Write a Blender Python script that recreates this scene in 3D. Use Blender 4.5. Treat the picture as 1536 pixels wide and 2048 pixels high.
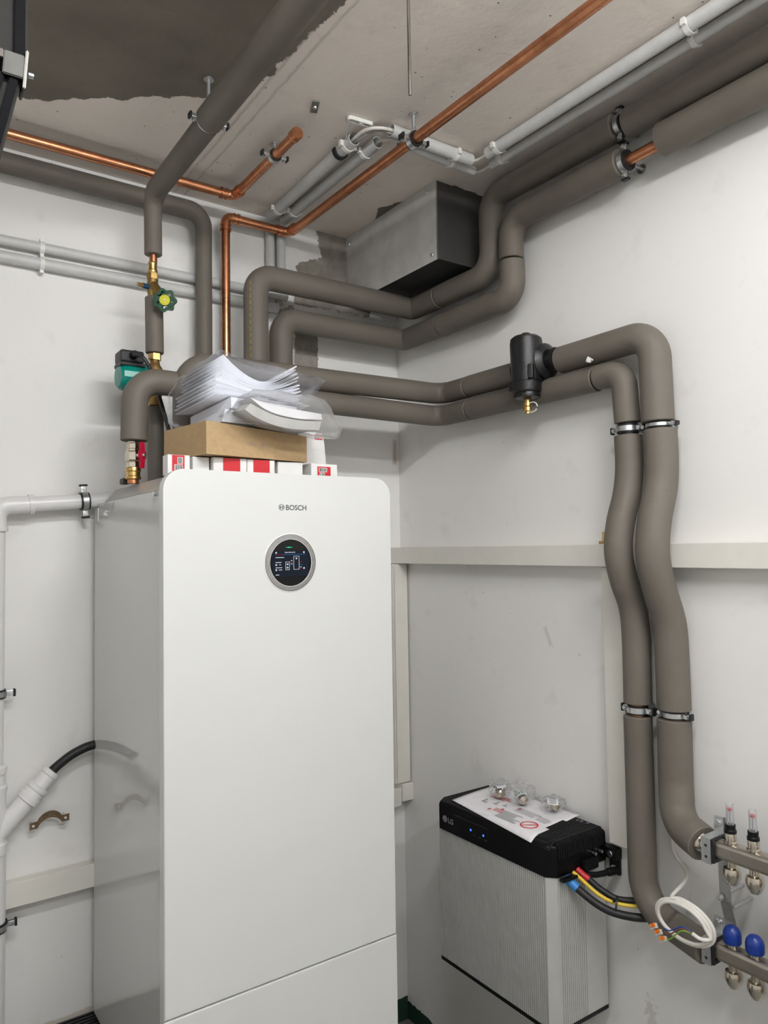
import bpy, bmesh, math, random
from mathutils import Vector, Matrix, noise
R = math.radians
random.seed(7)
for o in list(bpy.data.objects): bpy.data.objects.remove(o)
scene = bpy.context.scene
col = scene.collection

# ------------------------------------------------------------------ camera, world, exposure
cam_d = bpy.data.cameras.new('camera')
cam = bpy.data.objects.new('camera', cam_d)
col.objects.link(cam)
cam_d.sensor_fit = 'VERTICAL'
cam_d.sensor_height = 36.0
cam_d.lens = 1486.4 / 2048 * 36.0
cam_d.clip_start = 0.05
_r = Vector((0.81919802, -0.57329482, -0.01573719))
_u = Vector((-0.01434729, -0.04791734, 0.99874826))
_b = Vector((-0.57333129, -0.81794681, -0.04747902))
M = Matrix((_r, _u, _b)).transposed().to_4x4()
M.translation = Vector((-1.645, -2.245, 1.65))
cam.matrix_world = M
scene.camera = cam

world = bpy.data.worlds.new('world'); scene.world = world
world.use_nodes = True
world.node_tree.nodes['Background'].inputs[0].default_value = (0.9, 0.95, 1, 1)
world.node_tree.nodes['Background'].inputs[1].default_value = 0.05
vs = scene.view_settings
vs.view_transform = 'Standard'; vs.look = 'None'; vs.gamma = 1.0; vs.use_curve_mapping = False
vs.exposure = 0.0
LAMP_STRENGTH = 74.0
cy = scene.cycles
cy.use_adaptive_sampling = True; cy.adaptive_threshold = .05
cy.max_bounces = 6; cy.diffuse_bounces = 4; cy.glossy_bounces = 4; cy.transmission_bounces = 4; cy.transparent_max_bounces = 10
cy.caustics_reflective = False; cy.caustics_refractive = False
H = 2.775            # ceiling height

# ------------------------------------------------------------------ materials
def srgb(r, g, b):
    f = lambda c: c / 12.92 if c <= .04045 else ((c + .055) / 1.055) ** 2.4
    return (f(r / 255), f(g / 255), f(b / 255), 1)

class NT:
    def __init__(s, name):
        s.m = bpy.data.materials.new(name); s.m.use_nodes = True
        s.t = s.m.node_tree; s.n = s.t.nodes; s.p = s.n['Principled BSDF']
        s.out = s.n['Material Output']
    def link(s, a, b): s.t.links.new(a, b)
    def math(s, op, a, b=None, clamp=False):
        n = s.n.new('ShaderNodeMath'); n.operation = op; n.use_clamp = clamp
        for i, v in enumerate((a, b)):
            if v is None: continue
            if isinstance(v, (int, float)): n.inputs[i].default_value = v
            else: s.link(v, n.inputs[i])
        return n.outputs[0]
    def coord(s):
        if not hasattr(s, '_c'):
            s._g = s.n.new('ShaderNodeNewGeometry'); s._c = s._g.outputs['Position']
        return s._c
    def xyz(s):
        if not hasattr(s, '_x'):
            n = s.n.new('ShaderNodeSeparateXYZ'); s.link(s.coord(), n.inputs[0]); s._x = n.outputs
        return s._x
    def noise(s, scale, detail=4, rough=.6, vec=None):
        if not hasattr(s, '_n'): s._n = {}
        key = (scale, detail, rough)
        if key in s._n: return s._n[key]
        n = s.n.new('ShaderNodeTexNoise'); n.inputs['Scale'].default_value = scale
        n.inputs['Detail'].default_value = detail; n.inputs['Roughness'].default_value = rough
        s.link(vec or s.coord(), n.inputs['Vector']); s._n[key] = n.outputs['Fac']; return s._n[key]
    def ramp(s, fac, stops):
        n = s.n.new('ShaderNodeValToRGB'); s.link(fac, n.inputs[0]); e = n.color_ramp.elements
        while len(e) < len(stops): e.new(0.5)
        for el, (p, c) in zip(e, stops): el.position = p; el.color = c
        return n.outputs[0]
    def mix(s, fac, a, b):
        n = s.n.new('ShaderNodeMix'); n.data_type = 'RGBA'
        for k, v in ((0, fac), (6, a), (7, b)):
            if isinstance(v, (int, float)): n.inputs[k].default_value = v
            elif isinstance(v, tuple): n.inputs[k].default_value = v
            else: s.link(v, n.inputs[k])
        return n.outputs[2]
    def bump(s, h, strength=.3, dist=.002):
        n = s.n.new('ShaderNodeBump'); n.inputs['Strength'].default_value = strength
        n.inputs['Distance'].default_value = dist; s.link(h, n.inputs['Height'])
        s.link(n.outputs[0], s.p.inputs['Normal']); return n
    def base(s, v):
        if isinstance(v, tuple): s.p.inputs['Base Color'].default_value = v
        else: s.link(v, s.p.inputs['Base Color'])
    def set(s, **k):
        for a, v in k.items(): s.p.inputs[a.replace('_', ' ')].default_value = v
        return s
    def poly(s, ua, va, pts, amp=.01, nscale=30, soft=.002):
        """0..1 mask of a convex counter-clockwise polygon in two world axes, with a ragged edge"""
        U, V = s.xyz()[ua], s.xyz()[va]
        nz = s.math('MULTIPLY', s.math('SUBTRACT', s.noise(nscale, 5, .65), .5), amp * 2)
        m = None
        for (x0, y0), (x1, y1) in zip(pts, pts[1:] + pts[:1]):
            dx, dy = x1 - x0, y1 - y0; L = math.hypot(dx, dy); a, b = -dy / L, dx / L
            d = s.math('ADD', s.math('ADD', s.math('MULTIPLY', U, a), s.math('MULTIPLY', V, b)), -(a * x0 + b * y0))
            m = d if m is None else s.math('MINIMUM', m, d)
        m = s.math('ADD', m, nz)
        return s.math('ADD', s.math('DIVIDE', m, soft), .5, clamp=True)

def simple(name, c, rough=.5, metal=0, var=.08, vscale=60, bump=0, bscale=400, bdist=.0006, **k):
    t = NT(name); t.set(Roughness=rough, Metallic=metal, **k)
    if var:
        f = t.noise(vscale, 3)
        lo = tuple(x * (1 - var) for x in c[:3]) + (1,); hi = tuple(min(1, x * (1 + var)) for x in c[:3]) + (1,)
        t.base(t.ramp(f, [(.3, lo), (.7, hi)]))
    else: t.base(c)
    if bump: t.bump(t.noise(bscale, 3), bump, bdist)
    return t.m

# painted walls -------------------------------------------------------
WALL = (0.80, 0.765, 0.735, 1); CONC = (0.25, 0.225, 0.195, 1)
def wall_base(t):
    n1 = t.noise(1.3, 2); n2 = t.noise(9, 3)
    c = t.ramp(n1, [(.3, (.835, .82, .795, 1)), (.7, (.875, .86, .835, 1))])
    sm = t.math('MULTIPLY', t.math('SUBTRACT', n2, .60, True), 1.6, True)      # faint smudges
    c = t.mix(sm, c, (.60, .565, .535, 1))
    sp = t.n.new('ShaderNodeTexVoronoi'); sp.inputs['Scale'].default_value = 9
    t.link(t.coord(), sp.inputs['Vector'])
    spot = t.math('MULTIPLY', t.math('LESS_THAN', sp.outputs['Distance'], .022), t.math('GREATER_THAN', n2, .50))
    c = t.mix(t.math('MULTIPLY', spot, .6), c, (.30, .27, .24, 1))
    t.set(Roughness=.62)
    return c, t.noise(14, 4)
t = NT('wall_paint'); c, h = wall_base(t); t.base(c); t.bump(h, .25, .004); M_WALL = t.m

t = NT('wall_paint_left'); c, h = wall_base(t)
conc = t.ramp(t.noise(22, 6), [(.3, (.20, .18, .155, 1)), (.7, (.36, .325, .28, 1))])
m1 = t.math('MAXIMUM', t.poly(0, 2, [(-.12, 2.50), (-.12, 2.79), (-.350, 2.79), (-.28, 2.50)], .022, 30, .003), t.poly(0, 2, [(-.425, 2.50), (-.12, 2.50), (-.12, 2.68), (-.32, 2.685), (-.425, 2.64)], .024, 30, .003))
m2 = t.poly(0, 2, [(-.437, 2.495), (-.342, 2.495), (-.342, 2.56), (-.437, 2.56)], .008, 30, .003)
m3 = t.poly(0, 2, [(-.437, 2.10), (-.345, 2.10), (-.345, 2.40), (-.437, 2.40)], .012, 45, .003)
m = t.math('MAXIMUM', t.math('MAXIMUM', m1, m2), m3)
c = t.mix(m, c, conc)
rust = t.poly(0, 2, [(-.028, 1.96), (-.010, 1.96), (-.010, 2.05), (-.024, 2.05)], .006, 40, .012)
c = t.mix(t.math('MULTIPLY', rust, .55), c, (.30, .20, .09, 1))
gp = t.poly(0, 2, [(-1.0, -.3), (.1, -.3), (.1, .022), (-1.0, .022)], .012, 45, .002)
c = t.mix(gp, c, (.012, .045, .026, 1))
bs = t.poly(0, 2, [(-3, -.3), (-1.1, -.3), (-1.1, .375), (-3, .362)], .010, 30, .004)
c = t.mix(t.math('MULTIPLY', bs, .6), c, (.48, .42, .31, 1))
t.base(c); t.bump(h, .3, .004); M_WALL_L = t.m

t = NT('wall_paint_right'); c, h = wall_base(t)
gp = t.poly(1, 2, [(-.8, -.3), (.1, -.3), (.1, .045), (-.02, .035), (-.12, .0), (-.8, -.02)], .014, 45, .002)
c = t.mix(gp, c, (.012, .045, .026, 1))
fl = t.poly(1, 2, [(-1.075, .34), (-1.02, .34), (-1.03, .50), (-1.045, .50)], .045, 60, .004)
c = t.mix(t.math('MULTIPLY', fl, .35), c, (.42, .38, .34, 1))
s1 = t.poly(1, 2, [(-.742, 1.355), (-.73, 1.355), (-.708, 1.405), (-.718, 1.41)], .004, 40, .010)
c = t.mix(t.math('MULTIPLY', s1, .35), c, (.40, .37, .34, 1))
t.base(c); t.bump(h, .3, .004); M_WALL_R = t.m

t = NT('ceiling_paint')
n1 = t.noise(2.2, 3); n2 = t.noise(16, 5)
c = t.ramp(n1, [(.3, (.79, .71, .64, 1)), (.7, (.85, .775, .705, 1))])
sm = t.math('MULTIPLY', t.math('SUBTRACT', n2, .56, True), 1.5, True)
c = t.mix(sm, c, (.54, .49, .445, 1))
dark = t.ramp(t.noise(6, 5), [(.3, (.145, .125, .098, 1)), (.7, (.195, .17, .135, 1))])
d1 = t.poly(0, 1, [(-.845, -1.02), (-.868, -.70), (-.905, -.58), (-.957, -.50), (-1.069, -.424), (-1.249, -.325), (-1.36, -.245), (-2.6, .05), (-2.6, -4.1), (-.845, -4.1)], .034, 16, .003)
d2 = t.poly(0, 1, [(-.05, -.03), (-.36, -.025), (-.26, -.26), (-.32, -.36), (-.25, -.52), (-.05, -.52)], .018, 26, .004)
d = t.math('MAXIMUM', d1, d2)
c = t.mix(d, c, dark)
vo = t.n.new('ShaderNodeTexVoronoi'); vo.inputs['Scale'].default_value = 26
t.link(t.coord(), vo.inputs['Vector'])
pit = t.math('MULTIPLY', t.math('LESS_THAN', vo.outputs['Distance'], .07), t.math('GREATER_THAN', t.noise(5, 3), .47))
c = t.mix(t.math('MULTIPLY', pit, .75), c, (.12, .10, .085, 1))
# two formwork seams that run along the room, ragged
X, Y, Z = t.xyz()[0], t.xyz()[1], t.xyz()[2]
wob = t.math('MULTIPLY', t.math('SUBTRACT', t.noise(16, 5), .5), .014)
seam = None
for x0 in (-.829, -.862):
    q = t.math('ABSOLUTE', t.math('ADD', t.math('ADD', X, wob), -x0))
    q = t.math('SUBTRACT', 1, t.math('DIVIDE', q, .006), True)
    seam = q if seam is None else t.math('MAXIMUM', seam, q)
c = t.mix(t.math('MULTIPLY', seam, t.math('MULTIPLY', t.noise(12, 3), .55)), c, (.20, .175, .15, 1))
t.base(c); t.set(Roughness=.75)
h = t.math('ADD', t.math('MULTIPLY', t.noise(20, 5), .8), t.math('MULTIPLY', seam, .9))
t.bump(h, .45, .005); M_CEIL = t.m

t = NT('floor_paint'); n = t.noise(3, 5)
t.base(t.ramp(n, [(.3, (.17, .18, .165, 1)), (.6, (.21, .215, .20, 1)), (.75, (.26, .25, .23, 1))])); t.set(Roughness=.45)
t.bump(t.noise(40, 4), .2, .003); M_FLOOR = t.m

# things ---------------------------------------------------------------
t = NT('foam_insulation'); f = t.noise(5, 3)
fcol = t.ramp(f, [(.3, (.130, .113, .092, 1)), (.7, (.162, .142, .117, 1))]); t.set(Roughness=.62)
sp = t.n.new('ShaderNodeTexVoronoi'); sp.inputs['Scale'].default_value = 34; t.link(t.coord(), sp.inputs['Vector'])
dot = t.math('MULTIPLY', t.math('LESS_THAN', sp.outputs['Distance'], .05), t.math('GREATER_THAN', t.noise(7, 2), .54))
t.base(t.mix(t.math('MULTIPLY', dot, .7), fcol, (.05, .044, .036, 1)))
wv = t.math('SINE', t.math('MULTIPLY', t.xyz()[2], 900))
h = t.math('ADD', t.math('MULTIPLY', t.noise(90, 3), .8), t.math('MULTIPLY', wv, .05))
t.bump(h, .35, .0015); M_FOAM = t.m

t = NT('copper'); f = t.noise(11, 5); f2 = t.noise(70, 3)
t.base(t.ramp(t.math('ADD', t.math('MULTIPLY', f, .7), t.math('MULTIPLY', f2, .3)), [(.3, (.40, .165, .085, 1)), (.5, (.62, .27, .14, 1)), (.72, (.74, .36, .20, 1))]))
t.set(Metallic=1.0); t.link(t.ramp(f, [(.3, (.42, .42, .42, 1)), (.7, (.24, .24, .24, 1))]), t.p.inputs['Roughness'])
M_COPPER = t.m
M_BRASS = simple('brass', (.62, .42, .16, 1), .28, 1, .15, 90)
M_BRASS_D = simple('brass_cast', (.36, .23, .085, 1), .5, .9, .15, 60, .3, 500)
M_NICKEL = simple('nickel', (.66, .60, .51, 1), .22, 1, .06, 80)
M_BAR = simple('brushed_steel_bar', (.50, .455, .40, 1), .36, 1, .06, 50)
M_STEEL = simple('zinc_steel', (.66, .68, .69, 1), .33, 1, .10, 120)
M_RUBBER = simple('black_rubber', (.012, .012, .013, 1), .5, 0, .2, 90)
M_BLACK = simple('black_plastic', (.0055, .0055, .0065, 1), .42, 0, .15, 60, .25, 700, Specular_IOR_Level=.3)
M_BLACKGLOSS = simple('black_gloss', (.004, .004, .005, 1), .08, 0, 0, Specular_IOR_Level=.25)
M_CASTBLACK = simple('black_hammered_shell', (.008, .008, .009, 1), .27, 0, .2, 40, .6, 380, .0012)
M_WHITE = simple('white_lacquer', (.60, .605, .59, 1), .015, 0, .012, 3, IOR=1.7)
M_WFRONT = simple('white_front_panel', (.70, .705, .69, 1), .30, 0, .012, 3)
M_PVCG = simple('grey_conduit', (.60, .60, .585, 1), .45, 0, .05, 30)
M_PVCW = simple('white_waste_pipe', (.78, .765, .76, 1), .28, 0, .04, 14)
M_TRUNK = simple('cream_trunking', (.77, .745, .685, 1), .42, 0, .03, 12)
M_CLIPW = simple('white_clip', (.82, .81, .77, 1), .4, 0, .04, 40)
M_CARD = simple('cardboard', (.46, .315, .165, 1), .8, 0, .07, 90, .2, 300)
M_CARTON = simple('white_carton', (.80, .795, .78, 1), .5, 0, .03, 30)
M_RED = simple('red_print', (.60, .015, .025, 1), .4, 0, .05, 40)
M_INK = simple('black_ink', (.02, .02, .02, 1), .6, 0, 0)
M_INKGREY = simple('grey_ink', (.33, .33, .34, 1), .6, 0, 0)
M_INKRED = simple('red_ink', (.62, .10, .10, 1), .6, 0, 0)
M_PAPER = simple('white_paper', (.80, .81, .86, 1), .75, 0, .03, 40)
M_PAPERL = simple('leaflet_paper', (.82, .80, .82, 1), .7, 0, .03, 40)
M_ALU = simple('anodised_aluminium', (.56, .555, .53, 1), .42, .30, .04, 20)
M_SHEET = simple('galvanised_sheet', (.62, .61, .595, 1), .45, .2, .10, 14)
M_DUCTSHADE = simple('duct_shade_black', (.03, .03, .03, 1), .6, 0, .2, 14)
M_GREEN = simple('green_handwheel', (.002, .058, .020, 1), .35, 0, .10, 60)
M_TEAL = simple('teal_pump_paint', (.0, .22, .175, 1), .25, 0, .06, 30)
M_YELLOW = simple('yellow_disc', (.62, .60, .02, 1), .4, 0, .05, 40)
M_BLUE = simple('blue_cap', (.008, .035, .24, 1), .30, 0, .12, 40)
M_BLUESLEEVE = simple('blue_sleeve', (.04, .24, .62, 1), .4, 0, .06, 60)
M_REDHANDLE = simple('red_handle', (.50, .008, .035, 1), .3, 0, .08, 60)
M_REDSLEEVE = simple('red_sleeve', (.55, .02, .03, 1), .4, 0, .06, 60)
M_YELLOWWIRE = simple('yellow_wire', (.78, .55, .05, 1), .4, 0, .05, 60)
M_GREENWIRE = simple('green_wire', (.22, .45, .04, 1), .4, 0, .05, 60)
M_BROWNWIRE = simple('brown_wire', (.20, .06, .03, 1), .4, 0, .05, 60)
M_BLUEWIRE = simple('blue_wire', (.02, .07, .40, 1), .4, 0, .05, 60)
M_ORANGE = simple('orange_lever', (.85, .20, .01, 1), .35, 0, .05, 60)
M_CABLE = simple('white_cable', (.74, .71, .65, 1), .45, 0, .04, 40)
M_GREYCABLE = simple('grey_cable', (.30, .29, .27, 1), .5, 0, .06, 60)
M_RUST = simple('rusty_steel', (.17, .115, .065, 1), .7, .4, .4, 130, .4, 300)
M_DARKMETAL = simple('dark_metal_frame', (.012, .011, .009, 1), .5, 0, .2, 9, Specular_IOR_Level=.1)
M_MAT = simple('black_ribbed_rubber', (.012, .012, .013, 1), .35, 0, .15, 30)
M_PLINTH = simple('plinth_concrete', (.20, .195, .185, 1), .8, 0, .15, 12, .4, 90)
M_LOGO = simple('logo_grey', (.12, .12, .125, 1), .3, .2, 0)
M_LOGOSILVER = simple('logo_silver', (.42, .42, .42, 1), .3, .6, 0)

def clear_film(name, tint, add, rough):
    t = NT(name); n = t.n
    tr = n.new('ShaderNodeBsdfTransparent'); tr.inputs[0].default_value = (.97, .97, .975, 1)
    t.base(tint); t.set(Roughness=rough)
    fr = n.new('ShaderNodeFresnel'); fr.inputs[0].default_value = 1.5
    b = n.new('ShaderNodeBump'); b.inputs['Strength'].default_value = .6; b.inputs['Distance'].default_value = .004
    t.link(t.noise(55, 3), b.inputs['Height']); t.link(b.outputs[0], t.p.inputs['Normal']); t.link(b.outputs[0], fr.inputs['Normal'])
    fac = t.math('ADD', t.math('MULTIPLY', fr.outputs[0], .42), add, True)
    mx = n.new('ShaderNodeMixShader'); t.link(fac, mx.inputs[0]); t.link(tr.outputs[0], mx.inputs[1]); t.link(t.p.outputs[0], mx.inputs[2])
    t.link(mx.outputs[0], t.out.inputs[0]); return t.m
M_FILM = clear_film('clear_plastic_film', (.75, .76, .80, 1), .0, .06)
M_FILM2 = clear_film('milky_plastic_film', (.74, .74, .72, 1), .13, .14)
M_FILM3 = clear_film('clear_small_bag_film', (.80, .80, .79, 1), .05, .06)
M_TUBE = clear_film('clear_gauge_tube', (.75, .75, .76, 1), .10, .05)

def emit(name, c, s):
    t = NT(name); e = t.n.new('ShaderNodeEmission'); e.inputs[0].default_value = c; e.inputs[1].default_value = s
    t.link(e.outputs[0], t.out.inputs[0]); return t.m
M_LAMP = emit('lamp_diffuser', (.98, .99, 1.0, 1), LAMP_STRENGTH)
M_FILLLAMP = emit('fill_lamp_diffuser', (.98, .99, 1.0, 1), LAMP_STRENGTH * .85)
M_UIWHITE = emit('screen_white', (.85, .92, 1, 1), 1.0)
M_UIBLUE = emit('screen_blue', (.06, .30, .85, 1), .8)
M_UIRED = emit('screen_red', (.75, .05, .04, 1), .6)
M_UIGREEN = emit('screen_green', (.02, .85, .35, 1), .9)
M_UIPANEL = emit('screen_panel', (.018, .022, .032, 1), 1.0)
M_LED = emit('blue_led', (.03, .13, 1, 1), 3.0)

# ------------------------------------------------------------------ mesh helpers
WORLD = {}
def finish(name, bm, mat, parent=None, label=None, cat=None, group=None, kind=None, smooth=35):
    me = bpy.data.meshes.new(name)
    bmesh.ops.recalc_face_normals(bm, faces=bm.faces)
    xs = [v.co for v in bm.verts]
    lo = Vector([min(v[i] for v in xs) for i in range(3)]); hi = Vector([max(v[i] for v in xs) for i in range(3)])
    ctr = (lo + hi) / 2
    for v in bm.verts: v.co -= ctr
    bm.to_mesh(me); bm.free()
    me.materials.append(mat)
    if smooth:
        for p in me.polygons: p.use_smooth = True
        me.set_sharp_from_angle(angle=R(smooth))
    o = bpy.data.objects.new(name, me); col.objects.link(o)
    if smooth and smooth < 100:
        wn = o.modifiers.new('weighted_normals', 'WEIGHTED_NORMAL'); wn.keep_sharp = True; wn.weight = 100
    o.location = ctr; WORLD[o.name] = ctr.copy()
    adopt(o, parent)
    tag(o, label, cat, group, kind)
    return o
def adopt(o, parent):
    if parent is not None:
        m = Matrix.Translation(WORLD[parent.name]) @ parent.rotation_euler.to_matrix().to_4x4()
        o.parent = parent; o.matrix_parent_inverse = m.inverted()
def tag(o, label=None, cat=None, group=None, kind=None):
    if label: o['label'] = label
    if cat: o['category'] = cat
    if group: o['group'] = group
    if kind: o['kind'] = kind
def thing(name, label, cat, loc, group=None):
    o = bpy.data.objects.new(name, None); col.objects.link(o); o.empty_display_size = .05
    o.location = loc; WORLD[o.name] = Vector(loc); tag(o, label, cat, group); return o

def box(bm, c, s, rot=None, bevel=0, seg=2):
    r = bmesh.ops.create_cube(bm, size=1.0)
    m = Matrix.Translation(Vector(c)) @ ((rot.to_4x4() if rot else Matrix.Identity(4))) @ Matrix.Diagonal((*s, 1))
    bmesh.ops.transform(bm, matrix=m, verts=r['verts'])
    if bevel:
        es = list({e for v in r['verts'] for e in v.link_edges})
        bmesh.ops.bevel(bm, geom=es, offset=bevel, segments=seg, affect='EDGES', profile=.5)
    return bm
def span(bm, a, b, bevel=0, seg=2):
    a, b = Vector(a), Vector(b)
    return box(bm, (a + b) / 2, [abs(b[i] - a[i]) for i in range(3)], None, bevel, seg)
def frame(axis, up=None):
    z = Vector(axis).normalized()
    up = Vector(up) if up else (Vector((0, 0, 1)) if abs(z.z) < .9 else Vector((0, 1, 0)))
    x = up.cross(z)
    if x.length < 1e-6: x = Vector((1, 0, 0)).cross(z)
    x.normalize(); y = z.cross(x)
    return Matrix((x, y, z)).transposed()
def lathe(bm, prof, o=(0, 0, 0), axis=(0, 0, 1), seg=24, close=False):
    """prof: (radius, height) pairs"""
    F = frame(axis); o = Vector(o); rings = []
    for r, h in prof:
        if r < 1e-6: rings.append([bm.verts.new(o + F @ Vector((0, 0, h)))]); continue
        rings.append([bm.verts.new(o + F @ Vector((r * math.cos(2 * math.pi * k / seg), r * math.sin(2 * math.pi * k / seg), h))) for k in range(seg)])
    pairs = list(zip(rings, rings[1:])) + ([(rings[-1], rings[0])] if close else [])
    for a, b in pairs:
        if len(a) == 1 and len(b) == 1: continue
        for k in range(seg):
            j = (k + 1) % seg
            if len(a) == 1: bm.faces.new((a[0], b[k], b[j]))
            elif len(b) == 1: bm.faces.new((a[k], b[0], a[j]))
            else: bm.faces.new((a[k], b[k], b[j], a[j]))
    return bm
def cyl(bm, a, b, r, seg=20, bev=0):
    a, b = Vector(a), Vector(b); L = (b - a).length
    p = [(0, 0), (r, 0), (r, L), (0, L)] if not bev else [(0, 0), (r - bev, 0), (r, bev), (r, L - bev), (r - bev, L), (0, L)]
    return lathe(bm, p, a, b - a, seg)
def ring(bm, c, axis, r0, r1, w, seg=28):
    return lathe(bm, [(r0, -w / 2), (r1, -w / 2), (r1, w / 2), (r0, w / 2)], c, axis, seg, True)
def fillet(pts, rad, n=8):
    pts = [Vector(p) for p in pts]; out = [pts[0]]
    for i in range(1, len(pts) - 1):
        p = pts[i]; a = (pts[i - 1] - p); b = (pts[i + 1] - p)
        r = rad[i - 1] if isinstance(rad, (list, tuple)) else rad
        ang = a.angle(b)
        if r <= 0 or abs(ang - math.pi) < .01: out.append(p); continue
        tl = min(r / math.tan(ang / 2), a.length * .49, b.length * .49)
        r = tl * math.tan(ang / 2)
        a.normalize(); b.normalize()
        cc = p + (a + b).normalized() * (r / math.sin(ang / 2))
        s = p + a * tl - cc; e = p + b * tl - cc; tot = s.angle(e)
        ax = s.cross(e).normalized()
        for k in range(n + 1): out.append(cc + Matrix.Rotation(tot * k / n, 3, ax) @ s)
    out.append(pts[-1]); return out
def smooth_path(pts, n=8):
    P = [Vector(p) for p in pts]; P = [P[0] * 2 - P[1]] + P + [P[-1] * 2 - P[-2]]; out = []
    for i in range(1, len(P) - 2):
        a, b, c, d = P[i - 1:i + 3]
        for k in range(n):
            t = k / n
            out.append(.5 * ((2 * b) + (c - a) * t + (2 * a - 5 * b + 4 * c - d) * t * t + (3 * b - a - 3 * c + d) * t ** 3))
    out.append(P[-2]); return out
def sweep(bm, pts, r, seg=24, cap=True, hollow=0, rfun=None, endbev=0):
    pts = [Vector(p) for p in pts]; n = len(pts)
    T = []
    for i in range(n):
        a = (pts[i] - pts[i - 1]).normalized() if i else None; b = (pts[i + 1] - pts[i]).normalized() if i < n - 1 else None
        T.append(((a or b) + (b or a)).normalized())
    F = frame(T[0]); x = F.col[0].copy(); rings = []
    for i in range(n):
        x = (x - T[i] * x.dot(T[i])).normalized(); y = T[i].cross(x)
        rr = r * (rfun(i / (n - 1)) if rfun else 1)
        rings.append((pts[i], x.copy(), y, rr, T[i]))
    def mk(p, x, y, rr): return [bm.verts.new(p + (x * math.cos(2 * math.pi * k / seg) + y * math.sin(2 * math.pi * k / seg)) * rr) for k in range(seg)]
    seq = []
    if endbev: p, x, y, rr, tt = rings[0]; seq.append(mk(p, x, y, rr - endbev)); seq.append(mk(p + tt * endbev, x, y, rr)); body = rings[1:-1]
    else: body = rings
    for p, x, y, rr, tt in body: seq.append(mk(p, x, y, rr))
    if endbev: p, x, y, rr, tt = rings[-1]; seq.append(mk(p - tt * endbev, x, y, rr)); seq.append(mk(p, x, y, rr - endbev))
    def skin(s):
        for a, b in zip(s, s[1:]):
            for k in range(seg):
                j = (k + 1) % seg; bm.faces.new((a[k], a[j], b[j], b[k]))
    skin(seq)
    if hollow:
        inn = [mk(p, x, y, hollow) for p, x, y, rr, tt in rings]; skin(inn)
        for a, b in ((seq[0], inn[0]), (seq[-1], inn[-1])):
            for k in range(seg):
                j = (k + 1) % seg; bm.faces.new((a[k], a[j], b[j], b[k]))
    elif cap:
        bm.faces.new(seq[0]); bm.faces.new(seq[-1][::-1])
    return bm
def prism(bm, poly, o, ux, uy, depth):
    """polygon given in the plane ux, uy at o, extruded by the vector depth"""
    o, ux, uy, depth = Vector(o), Vector(ux), Vector(uy), Vector(depth)
    a = [bm.verts.new(o + ux * p[0] + uy * p[1]) for p in poly]; b = [bm.verts.new(v.co + depth) for v in a]
    bm.faces.new(a); bm.faces.new(b[::-1]); n = len(a)
    for k in range(n): bm.faces.new((a[k], a[(k + 1) % n], b[(k + 1) % n], b[k]))
    return bm
def rrect(x0, x1, y0, y1, r, n=8, corners=(1, 1, 1, 1)):
    """corner order: lower left, lower right, upper right, upper left"""
    out = []
    for (cx, cy, a0, on) in ((x0, y0, 180, corners[0]), (x1, y0, 270, corners[1]), (x1, y1, 0, corners[2]), (x0, y1, 90, corners[3])):
        if not on: out.append((cx, cy)); continue
        px = cx + r if cx == x0 else cx - r; py = cy + r if cy == y0 else cy - r
        for k in range(n + 1):
            a = R(a0 + 90 * k / n); out.append((px + r * math.cos(a), py + r * math.sin(a)))
    return out
def hexnut(bm, c, axis, r, h):
    F = frame(axis); c = Vector(c)
    poly = [(r * math.cos(k * math.pi / 3), r * math.sin(k * math.pi / 3)) for k in range(6)]
    return prism(bm, poly, c - F.col[2] * h / 2, F.col[0], F.col[1], F.col[2] * h)
NB = bmesh.new
def part(name, mat, parent, fn, *a, **k):
    lab = k.pop('label', None); sm = k.pop('smooth', 35); kind = k.pop('kind', None)
    bm = NB(); fn(bm, *a, **k); return finish(name, bm, mat, parent, lab, kind=kind, smooth=sm)
def text(name, s, size, loc, rot, mat, parent, ext=.0002, align='LEFT', bold=0):
    c = bpy.data.curves.new(name, 'FONT'); c.body = s; c.size = size; c.extrude = ext; c.align_x = align; c.offset = bold
    c.materials.append(mat)
    tmp = bpy.data.objects.new(name, c); col.objects.link(tmp)
    me = bpy.data.meshes.new_from_object(tmp.evaluated_get(bpy.context.evaluated_depsgraph_get()))
    bpy.data.objects.remove(tmp); bpy.data.curves.remove(c)
    me.name = name
    if not me.materials: me.materials.append(mat)
    o = bpy.data.objects.new(name, me); col.objects.link(o); o.location = loc; o.rotation_euler = rot
    WORLD[o.name] = Vector(loc); adopt(o, parent); return o

# ------------------------------------------------------------------ the room
def struct(name, a, b, mat, label):
    o = finish(name, span(NB(), a, b), mat, None, label, None, None, 'structure', smooth=0); return o
X0, Y0 = -2.75, -3.9
struct('floor', (X0, Y0, -.16), (0, 0, -.06), M_FLOOR, 'grey concrete floor')
struct('ceiling', (X0 - .1, Y0 - .1, H), (.1, .1, H + .1), M_CEIL, 'painted concrete ceiling with bare dark patches')
struct('wall_left', (X0 - .1, 0, -.16), (.1, .1, H), M_WALL_L, 'white painted wall behind the heating cabinet')
struct('wall_right', (0, Y0, -.16), (.1, 0, H), M_WALL_R, 'white painted wall with insulated pipes')
struct('wall_far_left', (X0 - .1, Y0, -.16), (X0, 0, H), M_WALL, 'white painted side wall')
struct('wall_front', (X0 - .1, Y0 - .1, -.16), (.1, Y0, H), M_WALL, 'white painted wall')

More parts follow.
